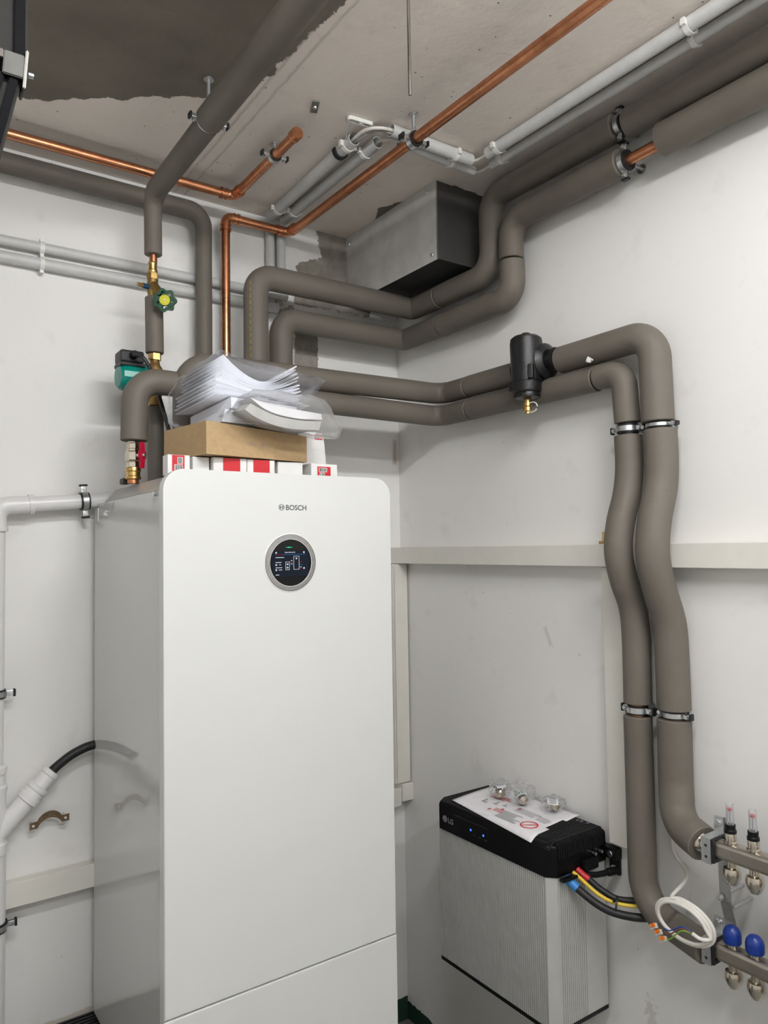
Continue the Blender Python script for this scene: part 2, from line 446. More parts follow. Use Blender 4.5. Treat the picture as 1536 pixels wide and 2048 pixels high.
# plinth with black ribbed mat
pl = finish('concrete_plinth', span(NB(), (-2.7, -.95, -.0595), (-.522, -.003, .356), .006), M_PLINTH, None,
            'low concrete plinth under the heating cabinet', 'plinth')
bm = NB(); span(bm, (-2.6, -.92, .3565), (-1.092, -.006, .362))
for k in range(64):
    y = -.915 + k * .0143; box(bm, (-1.846, y, .3645), (1.505, .007, .006))
finish('ribbed_mat', bm, M_MAT, None, 'black ribbed rubber mat on the floor left of the cabinet', 'mat', smooth=0)

# ceiling luminaire above the photographer; the rear one is an added, unseen fill lamp
for ly, ll in ((-1.98, 'long ceiling batten lamp above the photographer'), (-3.15, 'added long ceiling fill lamp, unseen behind the photographer')):
    lt = thing('ceiling_lamp', ll, 'lamp', (-1.15, ly, H - .04), 'ceiling batten lamps')
    part('housing', M_CLIPW, lt, span, (-1.79, ly - .045, H - .045), (-.51, ly + .045, H - .0005), bevel=.006)
    bm = NB(); prism(bm, [(-.04, 0)] + [(-.04 * math.cos(R(a)), -.055 * math.sin(R(a))) for a in range(15, 180, 15)] + [(.04, 0)],
                     (-1.75, ly, H - .0455), (0, 1, 0), (0, 0, 1), (1.2, 0, 0))
    finish('diffuser', bm, M_LAMP if ly > -2.5 else M_FILLLAMP, lt, smooth=40)

# ------------------------------------------------------------------ cable trunking
part('trunking', M_TRUNK, None, span, (-.05, -2.7, 1.59), (-.0005, -.0005, 1.649), bevel=.0025)
tag(bpy.data.objects['trunking'], 'long cream horizontal cable trunking at eye level on the right wall', 'cable trunking')
def trunk(a, b, label):
    finish('trunking', span(NB(), a, b, .0025), M_TRUNK, None, label, 'cable trunking')
tv = thing('trunking', 'cream vertical cable trunking in the room corner beside the cabinet', 'cable trunking', (-.04, -.03, .8))
part('channel', M_TRUNK, tv, span, (-.066, -.040, .800), (-.0135, -.0005, 1.589), bevel=.002)
part('lid', M_TRUNK, tv, span, (-.062, -.0485, .802), (-.006, -.0405, 1.588), bevel=.002)
tl = thing('trunking', 'cream horizontal cable trunking low on the left wall', 'cable trunking', (-1.2, -.03, .727))
part('channel', M_TRUNK, tl, span, (-2.4, -.046, .727), (-.05, -.0005, .780), bevel=.002)
part('lid', M_TRUNK, tl, span, (-2.4, -.0525, .724), (-.05, -.0462, .787), bevel=.002)
part('end_cap', M_TRUNK, tl, span, (-.0495, -.058, .738), (-.0005, -.0005, .7985), bevel=.003)
trunk((-.032, -1.012, .868), (-.0005, -.948, 1.5885), 'cream vertical cable trunking behind the insulated pipes on the right wall')

# ------------------------------------------------------------------ heating cabinet
CX0, CX1, CF, CT, CB = -1.117, -.517, -.664, 1.829, .362
hp = thing('heating_cabinet', 'tall white heating cabinet with a round black display', 'heating cabinet', ((CX0 + CX1) / 2, -.35, CB))
part('body', M_WHITE, hp, span, (CX0 + .011, -.636, CB + .02), (CX1 - .011, -.045, 1.786), bevel=.003)
part('foot_base', M_BLACK, hp, span, (CX0 + .03, -.62, CB), (CX1 - .03, -.06, CB + .0195), bevel=.003)
# side sheet set slightly proud of the body, edge gap in front of it
part('side_panel', M_WHITE, hp, span, (CX0 + .0085, -.628, CB + .03), (CX0 + .0108, -.052, 1.757), bevel=.0010)
part('side_panel', M_WHITE, hp, span, (CX1 - .0108, -.628, CB + .03), (CX1 - .0085, -.052, 1.757), bevel=.0010)
bm = NB()   # chamfered top cover
prism(bm, [(CX0 + .014, 1.7865), (CX0 + .045, 1.822), (CX1 - .045, 1.822), (CX1 - .014, 1.7865)], (0, -.634, 0), (1, 0, 0), (0, 0, 1), (0, .50, 0))
finish('top_cover', bm, simple('cover_grey', (.36, .34, .33, 1), .4, 0, .03, 20), hp, smooth=0)
def panel(name, z0, z1, corners, r):
    bm = NB(); prism(bm, rrect(CX0, CX1, z0, z1, r, 10, corners), (0, CF, 0), (1, 0, 0), (0, 0, 1), (0, .027, 0))
    es = [e for e in bm.edges if abs(e.verts[0].co.y - CF) < 1e-5 and abs(e.verts[1].co.y - CF) < 1e-5]
    bmesh.ops.bevel(bm, geom=es, offset=.0035, segments=3, affect='EDGES', profile=.5)
    return finish(name, bm, M_WFRONT, hp, smooth=30)
panel('front_panel', .6675, CT, (0, 0, 1, 1), .046)
panel('lower_panel', CB + .02, .6645, (0, 0, 0, 0), .01)
# small fixing screws on the side top edge
part('screw', M_STEEL, hp, cyl, (CX0 + .010, -.585, 1.778), (CX0 + .0035, -.585, 1.778), .005, 14)
part('hinge_tab', M_WHITE, hp, span, (CX0 + .0055, -.095, 1.735), (CX0 + .0108, -.060, 1.772), bevel=.002)
# display
DX, DZ = -.811, 1.617
dr = part('display_ring', simple('ring_white', (.80, .795, .77, 1), .30, 0, 0), hp, lathe,
          [(.0555, .001), (.0555, -.003), (.0700, -.0008), (.0705, .001)], (DX, CF - .0005, DZ), (0, 1, 0), 72, True)
for k, rr in enumerate((.0572, .0602, .0632, .0660)):
    part('groove', M_INK, dr, ring, (DX, CF - .0034 + k * .00045, DZ), (0, 1, 0), rr, rr + .0013, .0012, 72)
sc = part('display_screen', M_BLACKGLOSS, hp, lathe, [(0, 0), (.0555, 0), (.0555, .001), (0, .001)], (DX, CF - .0012, DZ), (0, 1, 0), 64, smooth=0)
YS = CF - .00135
def ui(name, mat, x0, x1, z0, z1, dy=0):
    part(name, mat, sc, span, (DX + x0, YS - .0003 - dy, DZ + z0), (DX + x1, YS - dy, DZ + z1), smooth=0)
bm = NB()
pp = [(x, z) for x, z in [(-.0455, .0285), (.0455, .0285), (.0495, .020), (.0505, 0), (.0475, -.022), (.0425, -.0325), (-.0425, -.0325), (-.0475, -.022), (-.0505, 0), (-.0495, .020)]]
prism(bm, pp, (DX, YS, DZ), (1, 0, 0), (0, 0, 1), (0, -.0002, 0)); finish('screen_area', bm, M_UIPANEL, sc, smooth=0)
def outline(x0, x1, z0, z1, w=.0007):
    for a in ((x0, x1, z0, z0 + w), (x0, x1, z1 - w, z1), (x0, x0 + w, z0, z1), (x1 - w, x1, z0, z1)): ui('box_line', M_UIWHITE, *a, dy=.0003)
outline(-.014, -.0035, -.017, .0025); outline(.0075, .0225, -.0165, .0155)
ui('header_line', M_UIBLUE, -.018, .040, .0192, .0198, .0003); ui('header_line', M_UIRED, -.042, -.018, .0190, .0196, .0003)
for z, c in ((.0012, M_UIRED), (-.0055, M_UIBLUE)): ui('flow_line', c, -.003, .007, z, z + .0006, .0003); ui('flow_line', c, .024, .032, z, z + .0006, .0003)
ui('flow_line', M_UIRED, .024, .032, -.0145, -.0139, .0003)
for x0, x1, z in ((-.040, -.018, .0122), (-.040, -.025, .0005), (-.031, -.026, -.005), (-.040, -.023, -.0118), (-.032, -.023, -.0170), (-.040, -.031, -.0288), (.000, .004, .0040), (.000, .004, -.0030), (.025, .029, -.0115)):
    ui('text_line', M_UIWHITE, x0, x1, z, z + .0012, .0003)
for x, z in ((-.0088, -.0035), (-.0088, -.0115), (.015, .010), (.0355, -.0135), (.0355, .0245), (-.0385, -.0045), (-.0385, -.0165), (-.0385, .0240)):
    part('icon', M_UIWHITE, sc, ring, (DX + x, YS - .0004, DZ + z), (0, 1, 0), .0010, .0021, .0003, 16)
text('screen_title', 'Systemübersicht', .0042, (DX - .002, YS - .0004, DZ + .0235), (R(90), 0, 0), M_UIWHITE, sc, .00005, 'CENTER')
bm = NB(); prism(bm, [(-.0105, 0), (0, .0014), (.0105, 0), (0, -.0014)], (DX - .004, YS, DZ + .0365), (1, 0, 0), (0, 0, 1), (0, -.0003, 0)); finish('status_light', bm, M_UIGREEN, sc, smooth=0)
lg = text('maker_logo', 'BOSCH', .0175, (-.823, CF - .0002, 1.7425), (R(90), 0, 0), M_LOGO, hp, .0003, 'LEFT', .0003)
part('emblem', M_LOGO, lg, ring, (-.8335, CF - .0003, 1.7487), (0, 1, 0), .0064, .0076, .0004, 32)
bm = NB()
for sx in (-1, 1): box(bm, (-.8335 + sx * .0026, CF - .0003, 1.7487), (.0014, .0004, .0090))
box(bm, (-.8335, CF - .0003, 1.7487), (.0050, .0004, .0014))
for sx in (-1, 1):
    for k in range(7):
        a = R(-54 + 18 * k); box(bm, (-.8335 + sx * .0048 * math.cos(a), CF - .0003, 1.7487 + .0048 * math.sin(a)), (.0010, .0004, .0017), Matrix.Rotation(-a * sx, 3, 'Y'))
finish('emblem_armature', bm, M_LOGO, lg, smooth=0)

# ------------------------------------------------------------------ insulated pipes
def sleeve(parent, pts, r, rad=.06, name='foam_sleeve', gapbev=.002, rfun=None):
    p = fillet(pts, rad, 10)
    q = [p[0]]
    for a, b in zip(p, p[1:]):
        n = max(1, int((b - a).length / .05))
        for k in range(1, n + 1): q.append(a.lerp(b, k / n))
    bm = NB(); sweep(bm, q, r, 28, endbev=gapbev, rfun=rfun); return finish(name, bm, M_FOAM, parent, smooth=40)
def core(parent, pts, r=.014, mat=None, name='copper_pipe', rad=.04):
    bm = NB(); sweep(bm, fillet(pts, rad, 8), r, 20); return finish(name, bm, mat or M_COPPER, parent, smooth=40)

# upper pair under the ceiling, U behind V
U = thing('insulated_pipe', 'grey insulated pipe squeezed against the ceiling, upper of the high pair', 'pipe', (-.075, -.6, 2.5), 'insulated heating pipes')
sleeve(U, [(-.075, -3.89, 2.700), (-.075, -1.108, 2.711)], .0375)
core(U, [(-.075, -1.21, 2.719), (-.075, -1.06, 2.719)])
sleeve(U, [(-.075, -1.075, 2.719), (-.075, -.603, 2.723), (-.075, -.603, 2.487), (-.075, -.356, 2.487)], .037, [.055, .07])
sleeve(U, [(-.075, -.352, 2.4855), (-.075, -.200, 2.485), (-.676, -.200, 2.485), (-.676, -.200, 1.832)], .0375, [.012, .055])
bm = NB()
for k in range(26):
    z = 1.95 + k * .020; box(bm, (-.7055, -.2235, z), (.003, .0015, .012), Matrix.Rotation(R(-52), 3, 'Z'))
finish('yellow_marking', bm, simple('yellow_print', (.36, .25, .05, 1), .6, 0, .2, 90), U, smooth=0)
bm = NB()
for k in range(9): box(bm, (-.1035, -1.145 - k * .017, 2.6935 + .0005 * (k % 3)), (.002, .010, .0035), Matrix.Rotation(R(-28), 3, 'Y'))
finish('yellow_marking', bm, bpy.data.materials['yellow_print'], U, smooth=0)
V = thing('insulated_pipe', 'grey insulated pipe with a bare copper gap, lower of the high pair', 'pipe', (-.07, -.68, 2.4), 'insulated heating pipes')
sleeve(V, [(-.07, -3.89, 2.628), (-.07, -1.198, 2.628)], .040)
core(V, [(-.07, -1.21, 2.622), (-.07, -1.06, 2.620)])
sleeve(V, [(-.07, -1.082, 2.622), (-.07, -.682, 2.622), (-.07, -.682, 2.502)], .037, [.06])
sleeve(V, [(-.076, -.690, 2.494), (-.073, -.688, 2.388), (-.07, -.356, 2.388)], .038, [.085])
core(V, [(-.073, -.686, 2.51), (-.073, -.686, 2.485)], .020, M_RUBBER, 'sleeve_joint')
sleeve(V, [(-.07, -.352, 2.389), (-.07, -.140, 2.389), (-.561, -.140, 2.386), (-.561, -.140, 1.832)], .037, [.012, .055])

# lower pair: from the manifold up the right wall, round the corner and down to the cabinet
L1 = thing('insulated_pipe', 'thicker grey insulated pipe down the right wall, carrying the black strainer', 'pipe', (-.06, -1.16, .97), 'insulated heating pipes')
sleeve(L1, [(-.07, -.481, 2.157), (-.07, -.345, 2.157), (-.95, -.345, 2.146), (-.95, -.345, 1.832)], .034, [.05, .07])
sleeve(L1, [(-.07, -.725, 2.158), (-.07, -.485, 2.158)], .034)
core(L1, [(-.07, -.90, 2.158), (-.07, -.70, 2.158)], .016)
sleeve(L1, [(-.07, -.862, 2.160), (-.07, -1.158, 2.163), (-.064, -1.158, 1.945)], .037, [.062], rfun=lambda t: 1 + .06 * t)
core(L1, [(-.064, -1.159, 1.955), (-.064, -1.159, 1.915)], .026, M_RUBBER, 'sleeve_joint')
sm = smooth_path([(-.060, -1.160, 1.927), (-.058, -1.160, 1.85), (-.066, -1.160, 1.785), (-.096, -1.160, 1.70), (-.106, -1.160, 1.62), (-.086, -1.160, 1.545), (-.052, -1.161, 1.46), (-.046, -1.162, 1.38), (-.046, -1.163, 1.25)], 6)
bm = NB(); sweep(bm, sm, .0395, 28, endbev=.002); finish('foam_sleeve', bm, M_FOAM, L1, smooth=40)
core(L1, [(-.046, -1.163, 1.26), (-.046, -1.163, 1.215)], .022, M_COPPER)
sleeve(L1, [(-.048, -1.164, 1.228), (-.052, -1.165, 1.085), (-.072, -1.180, .995), (-.100, -1.262, .978)], .040, [.10, .07])
L2 = thing('insulated_pipe', 'thinner grey insulated pipe down the right wall, next to the battery', 'pipe', (-.06, -1.07, .75), 'insulated heating pipes')
sleeve(L2, [(-.07, -.487, 2.084), (-.07, -.330, 2.084), (-1.078, -.330, 2.092), (-1.081, -.330, 1.932)], .0335, [.05, .062])
sleeve(L2, [(-.07, -.984, 2.084), (-.07, -.491, 2.084)], .0335)
core(L2, [(-.07, -.975, 2.084), (-.07, -1.0, 2.084)], .028, M_RUBBER, 'sleeve_joint')
sleeve(L2, [(-.072, -.990, 2.086), (-.072, -1.068, 2.084), (-.064, -1.070, 1.955)], .0325, [.048])
core(L2, [(-.063, -1.07, 1.965), (-.063, -1.07, 1.90)], .024, M_RUBBER, 'sleeve_joint')
sm = smooth_path([(-.063, -1.070, 1.923), (-.063, -1.070, 1.84), (-.075, -1.070, 1.775), (-.105, -1.070, 1.70), (-.116, -1.070, 1.63), (-.098, -1.070, 1.56), (-.066, -1.070, 1.49), (-.057, -1.070, 1.41), (-.058, -1.070, 1.252)], 6)
bm = NB(); sweep(bm, sm, .0345, 28, endbev=.002); finish('foam_sleeve', bm, M_FOAM, L2, smooth=40)
core(L2, [(-.058, -1.070, 1.26), (-.058, -1.070, 1.21)], .020, M_COPPER)
sleeve(L2, [(-.060, -1.070, 1.222), (-.062, -1.071, .762), (-.092, -1.256, .744)], .0345, [.085])

# pipe along the top of the left wall, turning down
B = thing('insulated_pipe', 'grey insulated pipe along the top of the left wall, turning down', 'pipe', (-.786, -.06, 1.83), 'insulated heating pipes')
sleeve(B, [(-2.6, -.06, 2.705), (-.786, -.06, 2.704), (-.786, -.06, 1.832)], .0285, [.05], rfun=lambda t: 1 - .12 * max(0, min(1, (t - .6) * 6)))
# ceiling run that drops to the green valve and the pump
A = thing('insulated_pipe', 'grey insulated pipe on the ceiling, dropping to the green handwheel valve', 'pipe', (-.983, -.18, 2.5), 'insulated heating pipes')
sleeve(A, [(-.985, -3.89, 2.690), (-.985, -.603, 2.672)], .033)
core(A, [(-.985, -.63, 2.67), (-.985, -.57, 2.67)], .020, M_RUBBER, 'sleeve_joint')
sleeve(A, [(-.985, -.596, 2.668), (-.985, -.183, 2.662), (-.983, -.180, 2.488)], .0285, [.05], rfun=lambda t: 1 - .14 * max(0, min(1, (t - .55) * 4)))
core(A, [(-.983, -.18, 2.495), (-.983, -.18, 2.462)], .011)
sleeve(A, [(-.981, -.18, 2.366), (-.979, -.18, 2.206)], .025)
sleeve(A, [(-.977, -.18, 2.055), (-.976, -.18, 1.832)], .0225)

# ------------------------------------------------------------------ bare copper pipes with press fittings
def press_elbow(parent, a, p, b, r, rad):
    """elbow with two beaded sockets; a and b are neighbours of corner p"""
    p, a, b = Vector(p), Vector(a), Vector(b); da = (a - p).normalized(); db = (b - p).normalized()
    bm = NB(); sweep(bm, fillet([p + da * (rad + .022), p, p + db * (rad + .022)], rad, 10), r * 1.10, 22)
    for d in (da, db):
        for o, w, s in ((rad + .019, .006, 1.30), (rad + .004, .005, 1.24)): ring(bm, p + d * o, d, r * 1.02, r * s, w, 22)
    return finish('press_elbow', bm, M_COPPER, parent, smooth=40)
c1 = thing('copper_pipe', 'bare copper pipe along the ceiling edge, ending in a short capped stub', 'pipe', (-.72, -.15, 2.74), 'bare copper pipes')
part('straight_pipe', M_COPPER, c1, cyl, (-2.6, -.148, 2.741), (-.76, -.148, 2.741), .0135, 24)
part('straight_pipe', M_COPPER, c1, cyl, (-.722, -.185, 2.741), (-.727, -.545, 2.739), .0135, 24)
press_elbow(c1, (-1, -.148, 2.741), (-.722, -.148, 2.741), (-.722, -.5, 2.741), .0135, .022)
bm = NB(); lathe(bm, [(0, 0), (.0145, 0), (.0165, .003), (.0165, .006), (.0148, .008), (.0148, .020), (.0165, .022), (.0165, .027), (.0135, .030), (0, .030)][::-1], (-.7275, -.572, 2.739), (0, 1, 0), 26)
finish('end_cap', bm, M_COPPER, c1, smooth=30)
c2 = thing('copper_pipe', 'bare copper riser behind the papers, running on across the ceiling', 'pipe', (-.713, -.06, 1.83), 'bare copper pipes')
part('straight_pipe', M_COPPER, c2, cyl, (-.713, -.06, 1.832), (-.713, -.06, 2.68), .0140, 24)
part('straight_pipe', M_COPPER, c2, cyl, (-.68, -.06, 2.712), (-.525, -.06, 2.712), .0140, 24)
part('straight_pipe', M_COPPER, c2, cyl, (-.487, -.095, 2.708), (-.487, -3.89, 2.700), .0140, 24)
press_elbow(c2, (-.713, -.06, 2), (-.713, -.06, 2.712), (-.5, -.06, 2.712), .0140, .024)
press_elbow(c2, (-.7, -.06, 2.712), (-.487, -.06, 2.712), (-.487, -1, 2.712), .0140, .022)

# ------------------------------------------------------------------ pipe clamps
def clamp(label, pos, axis, r, stand, length, group='rubber lined pipe clamps', base=True, liner=.004, wid=.020):
    pos, axis, stand = Vector(pos), Vector(axis).normalized(), Vector(stand).normalized()
    side = axis.cross(stand).normalized()
    t = thing('pipe_clamp', label, 'pipe clamp', pos + stand * length, group)
    part('rubber_liner', M_RUBBER, t, ring, pos, axis, r, r + liner, wid, 30)
    part('steel_band', M_STEEL, t, ring, pos, axis, r + liner, r + liner + .0022, wid * .62, 30)
    F = Matrix((side, axis, stand)).transposed()
    for s in (-1, 1):
        ear = part('clamp_ear', M_STEEL, t, box, pos + side * s * (r + liner + .009), (.018, wid * .62, .010), F, .002)
        bm = NB(); c = pos + side * s * (r + liner + .011)
        cyl(bm, c - stand * .011, c + stand * .007, .0026, 10); hexnut(bm, c - stand * .0085, stand, .0052, .0045)
        finish('screw', bm, M_STEEL, ear, smooth=30)
        part('rubber_tip', M_RUBBER, ear, box, pos + side * s * (r + liner + .020), (.006, wid * .9, .014), F, .002)
    bm = NB(); cyl(bm, pos + stand * (r + liner), pos + stand * (length - .0008), .0042, 14)
    n = int((length - r - liner) / .0024)
    for k in range(n): ring(bm, pos + stand * (r + liner + .001 + k * .0024), stand, .0040, .0050, .0010, 12)
    hexnut(bm, pos + stand * (r + liner + .005), stand, .0085, .008)
    finish('threaded_stud', bm, M_STEEL, t, smooth=30)
    if base: part('base_plate', M_STEEL, t, cyl, pos + stand * (length - .0035), pos + stand * (length - .0006), .0125, 20)
    return t
UP = (0, 0, 1)
clamp('pipe clamp hanging the grey ceiling pipe beside the dark ceiling patch', (-.985, -.602, 2.671), (0, 1, 0), .0225, UP, H - 2.671)
clamp('pipe clamp around the short capped copper stub', (-.725, -.430, 2.740), (0, 1, 0), .0137, UP, H - 2.740)
clamp('pipe clamp hanging the long copper pipe by a bright bolt', (-.487, -.755, 2.7055), (0, 1, 0), .0142, UP, H - 2.7055, liner=.006, wid=.026)
clamp('pipe clamp next to the ceiling on the upper of the high pipe pair', (-.075, -1.085, 2.719), (0, 1, 0), .0142, (1, 0, 0), .075, liner=.010, wid=.022)
clamp('pipe clamp at the bare copper gap of the lower high pipe', (-.07, -1.092, 2.621), (0, 1, 0), .0142, (1, 0, 0), .070, liner=.012, wid=.024)
clamp('pipe clamp on the thinner wall pipe, above the S-bends', (-.063, -1.070, 1.939), UP, .0245, (1, 0, 0), .063, liner=.003)
clamp('pipe clamp on the thicker wall pipe, above the S-bends', (-.062, -1.159, 1.936), UP, .0265, (1, 0, 0), .062, liner=.003, wid=.012)
clamp('pipe clamp on the thinner wall pipe, beside the battery and below the S-bends', (-.058, -1.070, 1.237), UP, .0215, (1, 0, 0), .058, liner=.003, wid=.022)
clamp('pipe clamp on the thicker wall pipe, below the S-bends', (-.046, -1.163, 1.239), UP, .0225, (1, 0, 0), .046, liner=.003, wid=.018)

# ------------------------------------------------------------------ strainer on the lower pair
st = thing('dirt_strainer', 'black moulded insulating shell of a strainer on the wall pipe', 'strainer', (-.13, -.79, 2.05))
SX, SY = -.122, -.783
part('shell', M_CASTBLACK, st, lathe, [(0, 2.243), (.012, 2.243), (.014, 2.239), (.036, 2.236), (.044, 2.229), (.0460, 2.215), (.044, 2.12), (.0415, 2.112), (.0415, 2.082), (.038, 2.076), (.0, 2.076)], (SX, SY, 0), (0, 0, 1), 30, smooth=40)
part('shell_foot', M_CASTBLACK, st, lathe, [(0, 2.0755), (.036, 2.0755), (.0375, 2.070), (.036, 2.062), (.018, 2.058), (0, 2.058)], (SX, SY, 0), (0, 0, 1), 30, smooth=40)
part('pipe_collar', M_CASTBLACK, st, lathe, [(0, -.010), (.044, -.010), (.050, -.004), (.050, .028), (.040, .036), (.031, .040), (.031, .062), (0, .062)], (-.088, -.800, 2.163), (0, -1, 0), 30, smooth=40)
part('pipe_collar', M_CASTBLACK, st, lathe, [(0, 0), (.036, 0), (.036, .03), (.028, .036), (0, .036)], (-.075, -.735, 2.158), (0, 1, 0), 26, smooth=40)
part('raised_plate', M_CASTBLACK, st, box, (SX - .022, SY - .038, 2.128), (.026, .014, .040), Matrix.Rotation(R(30), 3, 'Z'), .002)
part('cap_rim', M_CASTBLACK, st, ring, (SX, SY, 2.110), UP, .036, .0450, .006, 30)
part('raised_plate', M_CASTBLACK, st, span, (SX - .042, SY - .008, 2.080), (SX - .03, SY + .030, 2.110), bevel=.003)
ht = hexnut; bm = NB(); hexnut(bm, (SX, SY, 2.2435), UP, .012, .006); finish('top_nut', bm, M_CASTBLACK, st, smooth=0)
br = part('drain_valve', M_BRASS, st, lathe, [(0, 2.0575), (.009, 2.0575), (.009, 2.050), (.0125, 2.049), (.0125, 2.040), (.010, 2.038), (.0135, 2.036), (.0135, 2.026), (.009, 2.024), (.009, 2.018), (0, 2.018)], (SX, SY, 0), UP, 20)
bm = NB(); sweep(bm, [Vector((SX - .004, SY - .008 + .020 * math.cos(a) - .012, 2.033 + .014 * math.sin(a))) for a in [R(x) for x in range(-150, 181, 15)]], .0017, 8)
finish('cap_strap', bm, M_CLIPW, br)
bm = NB(); box(bm, (-.110, -.992, 2.126), (.010, .014, .012), Matrix.Rotation(R(20), 3, 'X'), .003); box(bm, (-.112, -.998, 2.129), (.004, .020, .004), Matrix.Rotation(R(35), 3, 'X'), .001)
finish('white_plug', bm, M_CLIPW, None, 'small white plastic plug stuck between the two wall pipes', 'plug')

# ------------------------------------------------------------------ balancing valve with green handwheel
vx, vy = -.985, -.180
va = thing('balancing_valve', 'brass valve with green handwheel and yellow dial on the hanging pipe', 'valve', (vx, vy, 2.36))
part('press_socket', M_BRASS, va, lathe, [(.0, 2.466), (.0122, 2.466), (.0135, 2.463), (.0122, 2.460), (.0122, 2.444), (.0140, 2.442), (.0140, 2.437), (.0122, 2.434), (0, 2.434)], (vx, vy, 0), UP, 20)
bm = NB(); hexnut(bm, (vx, vy, 2.4255), UP, .0165, .016); finish('union_nut', bm, M_BRASS, va, smooth=0)
part('body', M_BRASS_D, va, lathe, [(0, 2.4175), (.0145, 2.4175), (.0155, 2.40), (.0150, 2.38), (.0115, 2.366), (0, 2.366)], (vx, vy, 0), UP, 20)
wd = Vector((-.10, -.80, -.42)).normalized(); wdd = Vector((.25, -.72, -.62)).normalized()
bc = Vector((vx, vy, 2.405)); be = Vector((-.974, -.232, 2.354))
part('bonnet', M_BRASS_D, va, cyl, bc, be, .0125, 18, .002)
bm = NB(); hexnut(bm, bc.lerp(be, .82), be - bc, .0150, .009); finish('bonnet_nut', bm, M_BRASS, va, smooth=0)
hw = be + (be - bc).normalized() * .018
part('stem', M_BRASS, va, cyl, be, hw, .005, 12)
ax = Vector((-.42, -.85, -.12)).normalized()
Fw = frame(ax, (0, 0, 1)); bm = NB()
n = 70; prof = []
for k in range(n):
    a = 2 * math.pi * k / n; prof.append((a, .0300 + .0030 * math.cos(7 * a)))
outer = [(r * math.cos(a), r * math.sin(a)) for a, r in prof]; inner = [((r - .0085) * math.cos(a), (r - .0085) * math.sin(a)) for a, r in prof]
def ringprism(bm, outer, inner, o, F, h0, h1):
    L = []
    for poly in (outer, inner):
        for hh in (h0, h1): L.append([bm.verts.new(o + F @ Vector((p[0], p[1], hh))) for p in poly])
    oa, ob, ia, ib = L; n = len(outer)
    for k in range(n):
        j = (k + 1) % n
        for q in ((oa[k], oa[j], ob[j], ob[k]), (ia[j], ia[k], ib[k], ib[j]), (ob[k], ob[j], ib[j], ib[k]), (oa[j], oa[k], ia[k], ia[j])): bm.faces.new(q)
ringprism(bm, outer, inner, hw, Fw, -.006, .006)
for k in range(5):
    a = R(72 * k + 20); box(bm, hw + Fw @ Vector((.016 * math.cos(a), .012 * math.sin(a), 0)), (.018, .015, .008), Fw @ Matrix.Rotation(a, 3, 'Z'), .001)
lathe(bm, [(0, -.008), (.0150, -.008), (.0150, .005), (0, .005)], hw, ax, 24)
wl = finish('handwheel', bm, M_GREEN, va, smooth=45)
dial = part('dial', M_YELLOW, wl, lathe, [(0, .0052), (.0142, .0052), (.0142, .0064), (0, .0064)], hw, ax, 26, smooth=0)
part('screw', M_STEEL, wl, lathe, [(0, .0065), (.0024, .0065), (.0020, .0078), (0, .0078)], hw, ax, 12)
bm = NB()
for k in range(9):
    a = R(30 + 36 * k); box(bm, hw + Fw @ Vector((.0110 * math.cos(a), .0110 * math.sin(a), .0066)), (.0022, .0011, .0004), Fw @ Matrix.Rotation(a, 3, 'Z'))
finish('dial_marks', bm, M_INK, wl, smooth=0)
part('drain_cock', simple('blue_band', (.01, .06, .13, 1), .4, 0, .1, 60), va, cyl, (vx - .012, vy - .004, 2.392), (vx - .030, vy - .010, 2.392), .0075, 16)
part('drain_tip', M_BRASS, va, cyl, (vx - .030, vy - .010, 2.392), (vx - .045, vy - .014, 2.392), .0058, 8)

# ------------------------------------------------------------------ circulation pump
pu = thing('circulation_pump', 'small teal circulation pump with a black terminal box', 'pump', (-1.02, -.18, 2.06))
bm = NB(); hexnut(bm, (-.979, -.18, 2.1955), UP, .0185, .018); finish('union_nut', bm, M_BRASS, pu, smooth=0)
part('volute', M_BRASS_D, pu, lathe, [(0, 2.186), (.0125, 2.186), (.014, 2.175), (.026, 2.155), (.028, 2.125), (.024, 2.095), (.016, 2.078), (.016, 2.058), (0, 2.058)], (-.979, -.18, 0), UP, 24)
part('motor', M_TEAL, pu, lathe, [(0, 0), (.038, 0), (.040, .006), (.040, .060), (.037, .074), (.030, .082), (0, .084)], (-1.001, -.185, 2.128), (-1, -.06, 0), 34)
bm = NB(); box(bm, (-1.048, -.2265, 2.129), (.056, .004, .016), None, .001); finish('motor_label', bm, simple('pale_teal_label', (.20, .50, .42, 1), .3, 0, .05, 60), pu)
tb = part('terminal_box', M_BLACK, pu, box, (-1.052, -.190, 2.180), (.064, .062, .034), None, .006)
part('terminal_base', M_BLACK, pu, box, (-1.051, -.190, 2.158), (.068, .064, .012), None, .003)
part('cable_gland', M_BLACK, tb, cyl, (-1.052, -.220, 2.182), (-1.050, -.240, 2.182), .0105, 18, .002)
bm = NB(); sweep(bm, smooth_path([(-1.052, -.235, 2.182), (-1.038, -.262, 2.170), (-1.018, -.262, 2.14), (-.996, -.250, 2.09), (-.983, -.250, 2.05), (-.968, -.262, 1.98), (-.950, -.275, 1.90), (-.945, -.28, 1.826)], 7), .0055, 12)
finish('cable', bm, simple('pump_cable', (.022, .022, .024, 1), .45, 0, .1, 60), pu)

